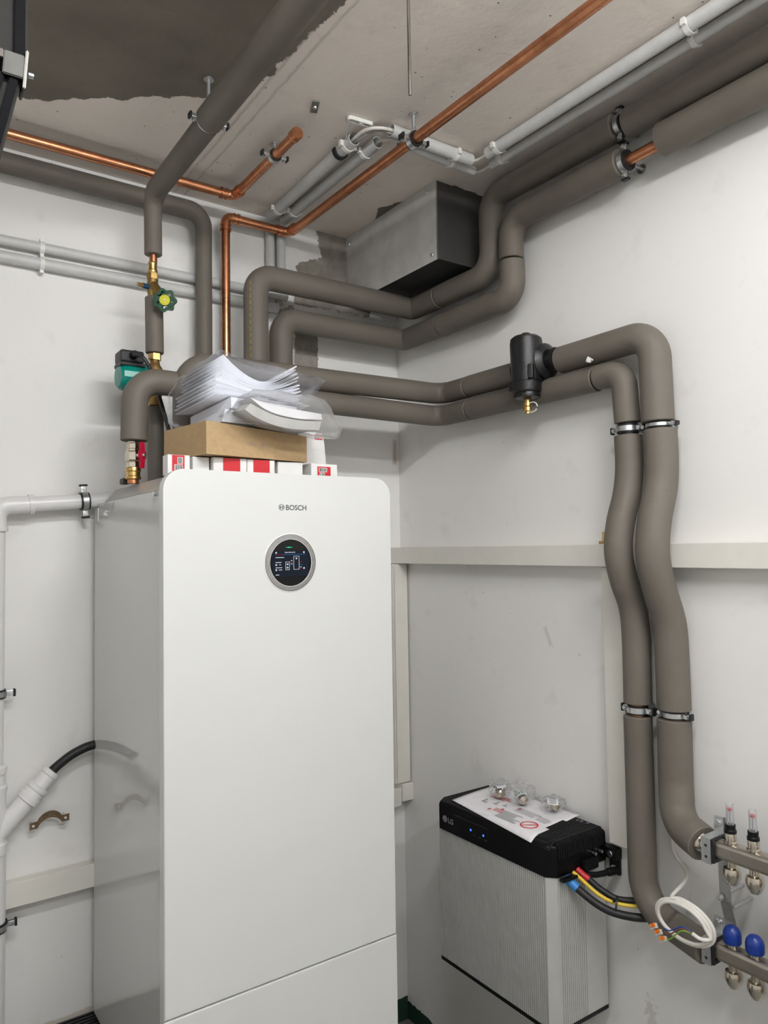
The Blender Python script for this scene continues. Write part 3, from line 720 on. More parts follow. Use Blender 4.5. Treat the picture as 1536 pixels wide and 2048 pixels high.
# ------------------------------------------------------------------ ball valve on the cabinet connection
bx_, by_ = -1.083, -.330
bv = thing('ball_valve', 'nickel ball valve with red butterfly handle on top of the cabinet', 'valve', (bx_, by_, 1.83))
part('body', M_NICKEL, bv, lathe, [(0, 1.930), (.014, 1.930), (.014, 1.926), (.0185, 1.924), (.0185, 1.912), (.0165, 1.910), (.0165, 1.906), (.0205, 1.902), (.0205, 1.882), (.0165, 1.878), (.0185, 1.876), (.0185, 1.864), (0, 1.864)], (bx_, by_, 0), UP, 8, smooth=20)
part('press_fitting', M_BRASS, bv, lathe, [(0, 1.8635), (.0185, 1.8635), (.0195, 1.861), (.0195, 1.854), (.0175, 1.852), (.0175, 1.842), (.0195, 1.840), (.0195, 1.834), (.0165, 1.832), (0, 1.832)], (bx_, by_, 0), UP, 22)
part('stub', M_COPPER, bv, cyl, (bx_, by_, 1.8225), (bx_, by_, 1.8325), .0145, 18)
hd = Vector((.45, -.89, 0)); F = frame(hd, (0, 0, 1)); hc = Vector((bx_, by_, 1.893)) + hd * .0275
part('stem', M_STEEL, bv, cyl, Vector((bx_, by_, 1.893)) + hd * .018, hc, .006, 12)
bm = NB()
prism(bm, [(x * .85, z * .76) for x, z in ((-.007, -.044), (.007, -.044), (.009, -.030), (.006, -.016), (.014, -.008), (.014, .008), (.006, .016), (.009, .030), (.007, .044), (-.007, .044), (-.009, .030), (-.006, .016), (-.014, .008), (-.014, -.008), (-.006, -.016), (-.009, -.030))], hc, F.col[0], F.col[1], hd * .007)
bmesh.ops.bevel(bm, geom=[e for e in bm.edges], offset=.0015, segments=2, affect='EDGES')
hn = finish('handle', bm, M_REDHANDLE, bv, smooth=40)
bm = NB(); hexnut(bm, hc + hd * .009, hd, .0058, .005); cyl(bm, hc + hd * .007, hc + hd * .014, .0028, 10); finish('nut', bm, M_STEEL, hn, smooth=20)
part('gasket_block', M_RUBBER, None, span, (-1.105, -.315, 1.8225), (-1.085, -.285, 1.838), bevel=.003)
tag(bpy.data.objects['gasket_block'], 'small dark rubber grommet behind the ball valve', 'grommet')

# ------------------------------------------------------------------ sheet-metal duct box in the corner
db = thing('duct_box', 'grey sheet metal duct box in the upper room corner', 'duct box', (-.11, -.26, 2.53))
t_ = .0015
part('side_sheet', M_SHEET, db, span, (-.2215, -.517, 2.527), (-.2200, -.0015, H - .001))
part('shaded_open_end', simple('open_end_shade', (.07, .068, .065, 1), .4, .2, .1, 14), db, span, (-.2195, -.517, 2.530), (-.002, -.5155, H - .001))  # dark colour stands in for the shaded inside of an open end
part('shade_fill', M_DUCTSHADE, db, span, (-.2185, -.515, 2.540), (-.002, -.0015, H - .002))  # solid black block painted as the deep shade within the box
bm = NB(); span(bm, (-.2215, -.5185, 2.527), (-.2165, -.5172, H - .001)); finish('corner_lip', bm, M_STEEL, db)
for y, z in ((-.493, 2.548), (-.470, H - .020), (-.020, H - .030)):
    bm = NB(); lathe(bm, [(0, 0), (.006, 0), (.005, .0025), (0, .0032)], (-.2216, y, z), (-1, 0, 0), 14); finish('screw', bm, M_STEEL, db)

# ------------------------------------------------------------------ conduits
def conduit(label, a, b, r, group='grey plastic conduits'):
    bm = NB(); sweep(bm, [Vector(a), Vector(b)], r, 22, hollow=r - .0018)
    return finish('conduit', bm, M_PVCG, None, label, 'conduit', group, smooth=40)
conduit('grey conduit high on the left wall, upper of the two', (-2.6, -.0175, 2.503), (-.475, -.0175, 2.508), .0150)
conduit('grey conduit high on the left wall, lower of the two', (-2.6, -.0185, 2.457), (-.51, -.0185, 2.462), .0165)
conduit('short vertical grey conduit above the pipe bends, left one', (-.536, -.0175, 2.53), (-.536, -.0175, 2.735), .0150)
conduit('short vertical grey conduit above the pipe bends, right one', (-.496, -.0175, 2.53), (-.496, -.0175, 2.735), .0165)
conduit('thin grey vertical conduit beside the bare plaster patch', (-.456, -.0125, 1.84), (-.456, -.0125, 2.37), .0105)
conduit('grey ceiling conduit with a broken black clip, left of the pair', (-.551, -.05, H - .019), (-.571, -.600, H - .019), .0168)
conduit('grey ceiling conduit under the long copper pipe, right of the pair', (-.500, -.05, H - .019), (-.508, -.622, H - .019), .0165)
conduit('short ceiling conduit crossing behind the copper pipe clamp, nearer one', (-.512, -.688, H - .018), (-.232, -.690, H - .018), .0165)
conduit('short ceiling conduit crossing behind the copper pipe clamp, farther one', (-.455, -.648, H - .015), (-.178, -.642, H - .015), .0130)
conduit('long grey ceiling conduit beside the right wall, thicker one', (-.215, -.745, H - .018), (-.210, -3.89, H - .018), .0165)
conduit('long grey ceiling conduit beside the right wall, thinner one', (-.158, -.700, H - .015), (-.152, -3.89, H - .015), .0130)
def cable(label, pts, r, mat, group=None):
    bm = NB(); sweep(bm, smooth_path(pts, 7), r, 10); return finish('cable', bm, mat, None, label, 'cable', group)
zc = H - .018
cable('pale cable looping between the two thicker ceiling conduits', [(-.569, -.56, zc), (-.572, -.615, zc), (-.568, -.655, zc), (-.545, -.685, zc - .003), (-.505, -.690, zc), (-.46, -.689, zc)], .0045, M_CABLE, 'bridging cables')
cable('grey cable beside the pale loop at the ceiling conduits', [(-.565, -.57, zc - .006), (-.560, -.63, zc - .004), (-.540, -.668, zc), (-.505, -.684, zc - .006), (-.46, -.686, zc - .006)], .0035, M_GREYCABLE, 'bridging cables')
cable('pale cable bent between the two thinner ceiling conduits', [(-.507, -.57, zc), (-.508, -.625, zc), (-.495, -.645, zc), (-.470, -.650, H - .015), (-.43, -.648, H - .015)], .0042, M_CABLE, 'bridging cables')
cable('short cable at the right bend of the thicker ceiling conduits', [(-.27, -.690, zc), (-.228, -.691, zc), (-.215, -.705, zc), (-.214, -.74, zc), (-.214, -.80, zc)], .0042, M_CABLE, 'bridging cables')
cable('short cable at the right bend of the thinner ceiling conduits', [(-.22, -.643, H - .015), (-.172, -.643, H - .015), (-.160, -.655, H - .015), (-.158, -.70, H - .015), (-.157, -.76, H - .015)], .0042, M_CABLE, 'bridging cables')
def clip(label, c, axis, r, stand, mat=None):
    """saddle clip: strap over the conduit plus foot"""
    c, axis, stand = Vector(c), Vector(axis).normalized(), Vector(stand).normalized(); side = axis.cross(stand)
    F = Matrix((side, axis, stand)).transposed(); bm = NB()
    pts = [(r + .001, .0), ((r + .001) * .95, -(r + .001) * .4)]
    arc = [(math.cos(R(a)), math.sin(R(a))) for a in range(20, -201, -20)]
    outer = [(x * (r + .0032), y * (r + .0032)) for x, y in arc]; inner = [(x * (r + .0004), y * (r + .0004)) for x, y in arc][::-1]
    prism(bm, outer + inner, c - axis * .006, side, stand, axis * .012)
    for s in (-1, 1): box(bm, c + side * s * (r + .006) - stand * (r * .05), (.008, .011, .016), F, .0015)
    return finish('conduit_clip', bm, mat or M_CLIPW, None, label, 'clip', 'white conduit clips', smooth=35)
clip('white clip on the upper left wall conduit', (-1.246, -.0175, 2.5055), (1, 0, 0), .0150, (0, 1, 0))
clip('white clip on the lower left wall conduit', (-1.246, -.0185, 2.4595), (1, 0, 0), .0165, (0, 1, 0))
clip('white clip on the thicker long ceiling conduit, near the picture top', (-.2115, -1.367, H - .018), (0, 1, 0), .0165, UP)
clip('white clip on the thinner long ceiling conduit, near the picture top', (-.1555, -1.345, H - .015), (0, 1, 0), .0130, UP)
clip('white clip on the crossing thicker ceiling conduit', (-.292, -.6895, H - .018), (1, 0, 0), .0165, UP)
clip('white clip on the crossing thinner ceiling conduit', (-.270, -.6445, H - .015), (1, 0, 0), .0130, UP)
clip('white clip at the near bend of the thicker long ceiling conduit', (-.2145, -.785, H - .018), (0, 1, 0), .0165, UP)
clip('white clip at the near bend of the thinner long ceiling conduit', (-.1575, -.742, H - .015), (0, 1, 0), .0130, UP)
clip('white clip on the left ceiling conduit next to its open end', (-.5695, -.565, H - .019), (0, 1, 0), .0168, UP)
clip('white clip on the right ceiling conduit next to its open end', (-.5072, -.560, H - .019), (0, 1, 0), .0165, UP)
clip('white clip on the left ceiling conduit close to the left wall', (-.5535, -.115, H - .019), (0, 1, 0), .0168, UP)
clip('white clip on the right ceiling conduit close to the left wall', (-.5015, -.125, H - .019), (0, 1, 0), .0165, UP)
# rough plaster blobs where the wall conduits meet
bm = NB()
for k, (x, z, s) in enumerate(((-.478, 2.452, .020), (-.500, 2.486, .015), (-.455, 2.470, .013))):
    r_ = bmesh.ops.create_icosphere(bm, subdivisions=2, radius=s)
    for v in r_['verts']:
        v.co *= 1 + .35 * noise.noise(v.co * 90 + Vector((k * 3, 0, 0))); v.co.y *= .55; v.co += Vector((x, -.012, z))
finish('plaster_lump', bm, simple('rough_plaster', (.40, .37, .33, 1), .9, 0, .25, 120, .5, 200), None, 'rough grey plaster lumps where the wall conduits meet', 'plaster', kind='stuff', smooth=20)

# ------------------------------------------------------------------ small ceiling fittings
ch = thing('ceiling_bracket', 'small flat metal plate with a screw on the ceiling', 'bracket', (-.719, -.646, H - .003))
Rz = Matrix.Rotation(R(68), 3, 'Z')
part('plate', simple('dull_zinc', (.22, .21, .19, 1), .5, .5, .1, 80), ch, box, (-.719, -.646, H - .0022), (.052, .018, .003), Rz, .001)
bm = NB(); lathe(bm, [(0, 0), (.006, 0), (.005, .003), (0, .004)], (-.719, -.646, H - .0038), (0, 0, -1), 12); finish('screw', bm, M_STEEL, ch)
wb = thing('conduit_hanger', 'white oval rail on the ceiling with a thin rod and black half clip', 'hanger', (-.59, -.66, H - .01))
bm = NB(); F = Matrix.Rotation(R(-6), 3, 'Z')
ringprism(bm, [(p[0], p[1]) for p in rrect(-.037, .037, -.0085, .0085, .0084, 6)], [(p[0], p[1]) for p in rrect(-.031, .031, -.0045, .0045, .0044, 6)], Vector((-.590, -.6595, H - .006)), F, -.005, .005)
finish('rail', bm, M_CLIPW, wb, smooth=40)
part('rail_slot', M_INK, wb, box, (-.590, -.6595, H - .002), (.060, .008, .003), F)
bm = NB(); hexnut(bm, (-.588, -.659, H - .008), UP, .0055, .008); finish('nut', bm, M_CLIPW, wb)
part('rod', M_STEEL, wb, cyl, (-.617, -.652, H - .012), (-.607, -.613, H - .038), .0022, 10)
bm = NB(); arc = [(.0225 * math.cos(R(a)), .0225 * math.sin(R(a))) for a in range(-10, -191, -15)]; arc2 = [(.018 * math.cos(R(a)), .018 * math.sin(R(a))) for a in range(-190, -9, 15)]
prism(bm, arc + arc2, (-.5700, -.532, H - .019), (1, 0, 0), (0, 0, 1), (0, .014, 0)); finish('half_clip', bm, M_RUBBER, wb, smooth=40)
bm = NB(); cyl(bm, (-.750, -1.083, 2.565), (-.750, -1.083, H - .0006), .0030, 12)
for k in range(80): ring(bm, (-.750, -1.083, 2.567 + k * .0025), UP, .0028, .0034, .0010, 10)
finish('threaded_rod', bm, simple('dull_steel_rod', (.30, .28, .25, 1), .45, .9, .1, 200), None, 'thin bare threaded rod hanging from the ceiling', 'rod', smooth=30)

# hinged dark metal frame at the top left edge
M_FRUB = simple('frame_rubber', (.004, .004, .005, 1), .6, 0, .2, 60, Specular_IOR_Level=.05)
hf = thing('hinged_metal_frame', 'dark metal frame with black rubber strips and bright hinge, top left corner', 'frame', (-1.56, -1.25, H))
yy = -1.25
def leg(name, mat, x0a, x1a, za, x0b, x1b, zb, y0, y1, parent=hf):
    bm = NB(); v = [bm.verts.new(p) for p in ((x0a, y0, za), (x1a, y0, za), (x1a, y1, za), (x0a, y1, za), (x0b, y0, zb), (x1b, y0, zb), (x1b, y1, zb), (x0b, y1, zb))]
    for q in ((0, 1, 2, 3), (7, 6, 5, 4), (0, 4, 5, 1), (1, 5, 6, 2), (2, 6, 7, 3), (3, 7, 4, 0)): bm.faces.new([v[i] for i in q])
    bmesh.ops.bevel(bm, geom=list(bm.edges), offset=.0012, segments=2, affect='EDGES'); return finish(name, bm, mat, parent, smooth=35)
leg('upper_rail', M_DARKMETAL, -1.60, -1.4830, H - .001, -1.60, -1.4845, 2.262, yy, yy + .05)
leg('rubber_strip', M_FRUB, -1.500, -1.487, H - .002, -1.501, -1.488, 2.262, yy - .006, yy - .0005)
leg('rubber_strip', M_FRUB, -1.535, -1.527, H - .002, -1.535, -1.527, 2.262, yy - .004, yy - .0005)
leg('lower_rail', M_DARKMETAL, -1.60, -1.4900, 2.245, -1.636, -1.5208, 2.10, yy, yy + .05)
leg('rubber_strip', M_FRUB, -1.505, -1.4945, 2.240, -1.5357, -1.5253, 2.10, yy - .006, yy - .0005)
leg('rubber_strip', M_FRUB, -1.520, -1.5105, 2.240, -1.5507, -1.5412, 2.10, yy - .006, yy - .0005)
M_DULL = simple('dull_hinge_metal', (.028, .026, .022, 1), .45, .5, .2, 60)
leg('hinge_block', M_DULL, -1.512, -1.489, 2.268, -1.514, -1.490, 2.238, yy - .010, yy + .02)
leg('hinge_leaf', simple('hinge_leaf_metal', (.10, .095, .085, 1), .4, .7, .2, 60), -1.4880, -1.4845, 2.275, -1.4915, -1.488, 2.225, yy - .012, yy + .02)
part('hinge_pin', M_STEEL, hf, cyl, (-1.4845, yy - .006, 2.247), (-1.4785, yy - .006, 2.247), .0035, 12)
part('corner_plate', simple('brown_primer', (.035, .016, .011, 1), .5, 0, .2, 60), hf, span, (-1.535, yy - .009, 2.258), (-1.513, yy - .004, 2.268))

# ------------------------------------------------------------------ white waste pipe
wp = thing('waste_pipe', 'white plastic waste pipe with elbow and angled branch at the left edge', 'waste pipe', (-1.357, -.055, .37))
WY = -.055
bm = NB(); sweep(bm, [Vector((-.98, WY, 1.806)), Vector((-1.30, WY, 1.779))], .0205, 24); finish('horizontal_pipe', bm, M_PVCW, wp)
bm = NB(); sweep(bm, fillet([(-1.268, WY, 1.781), (-1.357, WY, 1.776), (-1.357, WY, 1.715)], .032, 10), .0235, 26)
ring(bm, (-1.275, WY, 1.781), (1, 0, .08), .020, .0275, .012, 26); ring(bm, (-1.357, WY, 1.715), UP, .020, .0275, .014, 26)
finish('elbow', bm, M_PVCW, wp)
part('vertical_pipe', M_PVCW, wp, cyl, (-1.357, WY, 1.10), (-1.357, WY, 1.72), .0205, 24)
bm = NB(); lathe(bm, [(0, .362), (.028, .362), (.028, .87), (.032, .875), (.032, .90), (.0275, .905), (.0275, 1.03), (.030, 1.035), (.030, 1.045), (.026, 1.05), (.026, 1.075), (.029, 1.08), (.029, 1.095), (.022, 1.10), (0, 1.10)], (-1.357, WY, 0), UP, 26)
finish('branch_body', bm, M_PVCW, wp, smooth=30)
d45 = Vector((.70, 0, .714)).normalized(); o45 = Vector((-1.357, WY, .918))
bm = NB(); lathe(bm, [(0, 0), (.026, 0), (.026, .105), (.0315, .108), (.0315, .122), (.028, .126), (.028, .134), (.0275, .138), (.031, .142), (.031, .150), (.0215, .155), (.0215, .185), (.0240, .188), (.0240, .200), (.012, .201), (0, .201)], o45, d45, 26)
finish('branch_arm', bm, M_PVCW, wp, smooth=30)
p0 = o45 + d45 * .195
bm = NB(); hp_ = smooth_path([p0, p0 + d45 * .015, (-1.178, WY, 1.090), (-1.148, WY, 1.104), (-1.115, WY, 1.112), (-1.04, WY + .010, 1.112), (-.97, WY + .012, 1.09)], 10)
sweep(bm, hp_, .0118, 16)
for a, b in zip(hp_, hp_[1:]):
    n = max(1, int((b - a).length / .004))
    for k in range(n): ring(bm, a.lerp(b, k / n), b - a, .0115, .0126, .0018, 14)
finish('corrugated_hose', bm, M_RUBBER, None, 'black corrugated hose from the white branch to the cabinet', 'hose', smooth=30)
clamp('pipe clamp on the horizontal white waste pipe', (-1.1375, WY, 1.7925), (1, 0, .08), .0208, (0, 1, 0), -WY, 'clamps on the white waste pipe', wid=.024)
clamp('pipe clamp on the vertical white waste pipe', (-1.357, WY, 1.283), UP, .0208, (0, 1, 0), -WY, 'clamps on the white waste pipe', wid=.022)
clamp('dark clamp low on the white waste pipe under the trunking', (-1.357, WY, .690), UP, .0283, (0, 1, 0), -WY, 'clamps on the white waste pipe', wid=.022)

# rusty strap on spacer screws
rs = thing('pipe_strap', 'rusty two-hole pipe strap on the left wall', 'strap', (-1.22, -.035, .92))
bm = NB(); n = 26; top, bot = [], []
for k in range(n + 1):
    u = k / n; x = -1.270 + .100 * u; b_ = max(0, math.sin(math.pi * min(1, max(0, (u - .2) / .6)))) ** .6
    z = .918 + .006 * u + .020 * b_; top.append((x, z + .009)); bot.append((x, z - .009))
prism(bm, top + bot[::-1], (0, -.037, 0), (1, 0, 0), (0, 0, 1), (0, .002, 0)); finish('strap', bm, M_RUST, rs, smooth=30)
for x, z in ((-1.261, .9185), (-1.180, .9235)):
    bm = NB(); cyl(bm, (x, -.0348, z), (x, -.0006, z), .003, 10); finish('spacer_screw', bm, M_STEEL, rs)
    part('screw_head', M_CLIPW, rs, cyl, (x, -.0385, z), (x, -.0371, z), .0032, 12)

# ------------------------------------------------------------------ cartons on the cabinet top
BZ = 1.8225
def carton(label, x0, x1, y0, y1, h, mat=M_CARTON, deco=None, rot=0, z=BZ):
    t = thing('carton', label, 'carton', ((x0 + x1) / 2, (y0 + y1) / 2, z), 'small spare part cartons')
    b = part('carton_body', mat, t, span, (x0, y0, z), (x1, y1, z + h), bevel=.0015)
    part('flap', mat, t, span, (x0 + .002, y0 - .0008, z + h * .30), (x1 - .002, y0 - .0002, z + h - .002)) if deco != 'bar' else None
    return t, b
def barcode(parent, x0, x1, z0, z1, y):
    bm = NB(); x = x0
    while x < x1:
        w = random.choice((.0006, .0009, .0013)); span(bm, (x, y - .0002, z0), (min(x + w, x1), y, z1)); x += w + random.choice((.0006, .001))
    return finish('barcode', bm, M_INK, parent, smooth=0, kind='stuff')
CH = .0465
t, b = carton('white carton with red barcode label, first from the left', -1.082, -1.030, -.59, -.555, CH, deco='bar')
part('red_label', M_RED, b, span, (-1.072, -.5912, BZ + .008), (-1.043, -.5902, BZ + CH - .001))
part('white_field', M_CARTON, b, span, (-1.060, -.5917, BZ + .026), (-1.047, -.5912, BZ + .041)); barcode(b, -1.059, -1.048, BZ + .027, BZ + .040, -.5918)
part('white_field', M_CARTON, b, span, (-1.067, -.5917, BZ + .010), (-1.047, -.5912, BZ + .024)); barcode(b, -1.066, -1.048, BZ + .011, BZ + .023, -.5918)
carton('plain white carton next to the red barcode one', -1.018, -.977, -.575, -.46, CH)
t, b = carton('white carton with a red stripe, left of the two striped ones', -.973, -.888, -.59, -.47, CH)
part('red_stripe', M_RED, b, span, (-.949, -.5925, BZ), (-.906, -.5912, BZ + CH - .001))
t, b = carton('white carton with a red stripe, right of the two striped ones', -.886, -.812, -.588, -.47, CH)
part('red_stripe', M_RED, b, span, (-.870, -.5905, BZ), (-.827, -.5892, BZ + CH - .001))
carton('plain white carton right of the striped ones', -.799, -.728, -.578, -.46, CH)
t, b = carton('white carton with red barcode label, at the right end of the row', -.710, -.632, -.59, -.47, .0455, deco='bar')
part('red_label', M_RED, b, span, (-.692, -.5912, BZ), (-.653, -.5902, BZ + .038))
part('white_field', M_CARTON, b, span, (-.688, -.5917, BZ + .024), (-.664, -.5912, BZ + .035)); barcode(b, -.687, -.665, BZ + .025, BZ + .034, -.5918)
part('white_field', M_CARTON, b, span, (-.686, -.5917, BZ), (-.671, -.5912, BZ + .022)); barcode(b, -.685, -.672, BZ + .001, BZ + .021, -.5918)
t = thing('carton', 'upright white carton with a red top label, behind the brown box', 'carton', (-.66, -.49, BZ), 'small spare part cartons')
bm = NB(); prism(bm, [(-.712, BZ + .0475), (-.627, BZ + .0475), (-.632, BZ + .108), (-.638, BZ + .136), (-.712, BZ + .140)], (0, -.525, 0), (1, 0, 0), (0, 0, 1), (0, .05, 0))
b = finish('carton_body', bm, M_CARTON, t, smooth=0)
part('red_label', M_RED, b, span, (-.662, -.5265, BZ + .118), (-.639, -.5252, BZ + .132)); part('white_field', M_CARTON, b, span, (-.660, -.527, BZ + .121), (-.643, -.5265, BZ + .130)); part('mark', M_INK, b, cyl, (-.652, -.5272, BZ + .1255), (-.652, -.5270, BZ + .1255), .003, 10)

# brown cardboard box
KZ = BZ + CH + .0022
kb = thing('cardboard_box', 'shallow brown cardboard box on top of the white cartons', 'cardboard box', (-.9, -.55, KZ))
ang = R(9); kx, ky = Vector((math.cos(ang), math.sin(ang), 0)), Vector((-math.sin(ang), math.cos(ang), 0)); K0 = Vector((-1.003, -.622, KZ))
KH = .077; KW = .292; KD = .20
def kpt(u, v, w): return K0 + kx * u + ky * v + Vector((0, 0, w))
def wallp(name, a, b, h0, h1, th):
    a, b = Vector(a), Vector(b); d = (b - a).normalized(); nrm = Vector((-d.y, d.x, 0)) * th
    bm = NB(); vs_ = [a, b, b + Vector((0, 0, h1)), a + Vector((0, 0, h0))]
    f = [bm.verts.new(v) for v in vs_]; g = [bm.verts.new(v + nrm) for v in vs_]
    bm.faces.new(f); bm.faces.new(g[::-1])
    for k in range(4): bm.faces.new((f[k], f[(k + 1) % 4], g[(k + 1) % 4], g[k]))
    return finish(name, bm, M_CARD, kb, smooth=0)
fw = wallp('front_side', kpt(0, 0, 0), kpt(KW, 0, 0), KH, KH * .86, .003)
wallp('left_side', kpt(0, KD, 0), kpt(0, 0.0032, 0), KH, KH, .003)
wallp('right_side', kpt(KW, .0032, 0), kpt(KW, KD, 0), KH * .86, KH * .9, .003)
wallp('back_side', kpt(KW - .0032, KD, 0), kpt(.0032, KD, 0), KH, KH, .003)
bm = NB(); prism(bm, [(.0032, .0032), (KW - .0032, .0032), (KW - .0032, KD - .0032), (.0032, KD - .0032)], K0 + Vector((0, 0, .0005)), kx, ky, (0, 0, .003)); finish('bottom', bm, M_CARD, kb, smooth=0)
bm = NB(); prism(bm, [(.004, .004), (KW - .004, .004), (KW - .004, KD - .004), (.004, KD - .004)], K0 + Vector((0, 0, KH * .80)), kx, ky, (0, 0, .003)); finish('lid_panel', bm, M_CARD, kb, smooth=0)
bm = NB(); sweep(bm, smooth_path([kpt(.118, -.0006, .030), kpt(.122, -.0006, .040), kpt(.126, -.0006, .032), kpt(.134, -.0006, .031)], 4), .0005, 5)
sweep(bm, smooth_path([kpt(.150, -.0006, .028), kpt(.158, -.0006, .036), kpt(.160, -.0006, .028), kpt(.170, -.0006, .036), kpt(.172, -.0006, .029)], 4), .0005, 5)
finish('pencil_mark', bm, M_INKGREY, fw, smooth=0)

# ------------------------------------------------------------------ folded manuals in a clear bag
PZ = KZ + KH + .004
ps = thing('manual_stack', 'stack of folded white instruction sheets on a white booklet', 'papers', (-.87, -.55, PZ))
fx = Vector((math.cos(R(2)), math.sin(R(2)), 0)); fy = Vector((-.16, .98, -.12)).normalized()
def sheet(bm, u0, u1, zf, depth, o, loop, nu=30):
    """folded sheet: wavy double layer across with a rounded fold at both ends, extruded backwards"""
    up = [(u0 + (u1 - u0) * k / nu, zf(k / nu) + loop / 2) for k in range(nu + 1)]
    dn = [(u0 + (u1 - u0) * k / nu, zf(k / nu) - loop / 2) for k in range(nu + 1)]
    capr = [(u1 + loop * .8 * math.cos(R(a)), zf(1) + loop / 2 * math.sin(R(a))) for a in range(60, -61, -30)]
    capl = [(u0 - loop * .8 * math.cos(R(a)), zf(0) + loop / 2 * math.sin(R(a))) for a in range(-60, 61, 30)]
    pts = up + capr + dn[::-1] + capl
    a = [bm.verts.new(o + fx * p[0] + Vector((0, 0, p[1]))) for p in pts]
    b = [bm.verts.new(o + fx * p[0] + Vector((0, 0, p[1])) + fy * depth) for p in pts]
    n = len(a)
    for k in range(n): bm.faces.new((a[k], a[(k + 1) % n], b[(k + 1) % n], b[k]))
O = Vector((-.905, -.606, PZ))
bm = NB(); prism(bm, [(-.030, .034), (.148, .028), (.150, .054), (.052, .058), (-.030, .060)], O, fx, (0, 0, 1), fy * .19); finish('booklet', bm, M_PAPER, ps, smooth=0)
bm = NB(); prism(bm, [(-.050, .001), (.155, .001), (.155, .026), (-.042, .032)], O + fy * .006, fx, (0, 0, 1), fy * .19); finish('booklet', bm, M_PAPER, ps, smooth=0)
NS = 11
for i_ in range(NS):
    f_ = i_ / (NS - 1); jit = random.uniform(-.004, .004)
    zf = lambda u, f_=f_: .064 + f_ * (.040 + .052 * abs(2 * u - 1) ** 1.7) + .003 * math.sin(7 * u + 3 * f_) * (1 - f_)
    bm = NB(); sheet(bm, (-.068 if i_ < 5 else -.052) + jit, .162 + jit - .018 * f_, zf, .19, O + fy * random.uniform(-.004, .004), .0026 + .0008 * (i_ % 3))
    o = finish('folded_sheet', bm, M_PAPER, ps, smooth=50)
    md = o.modifiers.new('thickness', 'SOLIDIFY'); md.thickness = .0006
bm = NB(); a = [bm.verts.new(O + fx * u + Vector((0, 0, z)) + fy * v) for u, z, v in ((.008, .061, -.010), (.038, .073, -.008), (.178, .056, -.012), (.180, .056, .09), (.03, .070, .09), (.0, .060, .09))]
bm.faces.new(a[:3] + [a[3], a[4]]); bm.faces.new((a[0], a[1], a[4], a[5])); o = finish('loose_sheet', bm, M_PAPER, ps, smooth=0)
o.modifiers.new('thickness', 'SOLIDIFY').thickness = .0007
for q in range(4): part('print_mark', M_INK, o, span, O + fx * (.066 + q * .0062) + Vector((0, -.0095, .0615)), O + fx * (.070 + q * .0062) + Vector((0, -.0090, .0640)), smooth=0)
# clear bag round the papers: crumpled open hull
def bag(name, label, outline_f, outline_b, mat, amp, sub, seed, parent=None):
    """film stretched between a front and a back outline (world points), closed, crumpled by noise"""
    bm = NB(); n = len(outline_f)
    f = [bm.verts.new(p) for p in outline_f]; b = [bm.verts.new(p) for p in outline_b]
    for k in range(n): bm.faces.new((f[k], f[(k + 1) % n], b[(k + 1) % n], b[k]))
    bm.faces.new(f); bm.faces.new(b[::-1])
    bmesh.ops.triangulate(bm, faces=bm.faces)
    bmesh.ops.subdivide_edges(bm, edges=bm.edges, cuts=sub, use_grid_fill=True)
    bmesh.ops.triangulate(bm, faces=bm.faces)
    for v in bm.verts:
        q = v.co * 26 + Vector((seed, 0, 0)); v.co += Vector((noise.noise(q), noise.noise(q + Vector((9, 3, 1))), noise.noise(q + Vector((2, 7, 5))))) * amp
    return finish(name, bm, mat, parent, label, 'plastic bag' if label else None, smooth=180)
fo = [O + fx * u + Vector((0, -.014, z)) for u, z in ((-.085, .045), (-.02, .022), (.12, .034), (.192, .080), (.224, .126), (.205, .138), (.10, .142), (.0, .152), (-.060, .168), (-.086, .120))]
bo = [p + fy * .205 + Vector((0, 0, -.008)) for p in fo]
bag('document_bag', 'clear plastic bag around the folded instruction sheets', fo, bo, M_FILM, .006, 5, 1)

# milky lower bag with a white pad
pb = thing('padded_bag', 'crumpled milky plastic bag with white contents on the cardboard box edge', 'plastic bag', (-.83, -.64, KZ + KH))
G = Vector((-.84, -.668, KZ + KH + .012))
def crescent(name, mat, top, bot, y0, dy):
    bm = NB(); prism(bm, [(p.x, p.y) for p in smooth_path([(x, z, 0) for x, z in top], 6)] + [(p.x, p.y) for p in smooth_path([(x, z, 0) for x, z in bot], 6)], G + Vector((.01, y0, 0)), (.997, .07, 0), (0, 0, 1), (0, dy, .006))
    return finish(name, bm, mat, pb, smooth=40)
crescent('white_pad', M_PAPERL, [(-.088, .040), (-.045, .032), (.03, .026), (.110, .022)], [(.112, .008), (.05, .004), (-.01, .008), (-.05, .018), (-.075, .032)], -.002, .11)
crescent('foam_padding', simple('packing_foam', (.50, .49, .46, 1), .8, 0, .08, 40, .3, 120), [(-.085, .028), (-.05, .015), (-.01, .005), (.05, .001), (.112, .004)], [(.105, -.018), (.04, -.022), (-.02, -.018), (-.07, -.004), (-.10, .012)], .002, .10)
fo = [G + Vector((u, -.012 + .10 * max(0, u) * .3, z)) for u, z in ((-.125, .010), (-.06, -.018), (.03, -.030), (.115, -.034), (.165, -.040), (.170, -.022), (.140, .030), (.118, .056), (.0, .066), (-.072, .060))]
bo = [Vector((p.x * .93 - .055, -.545, p.z + (.018 if p.z < G.z else -.006))) for p in fo]
bag('bag_film', None, fo, bo, M_FILM2, .006, 5, 4, pb)

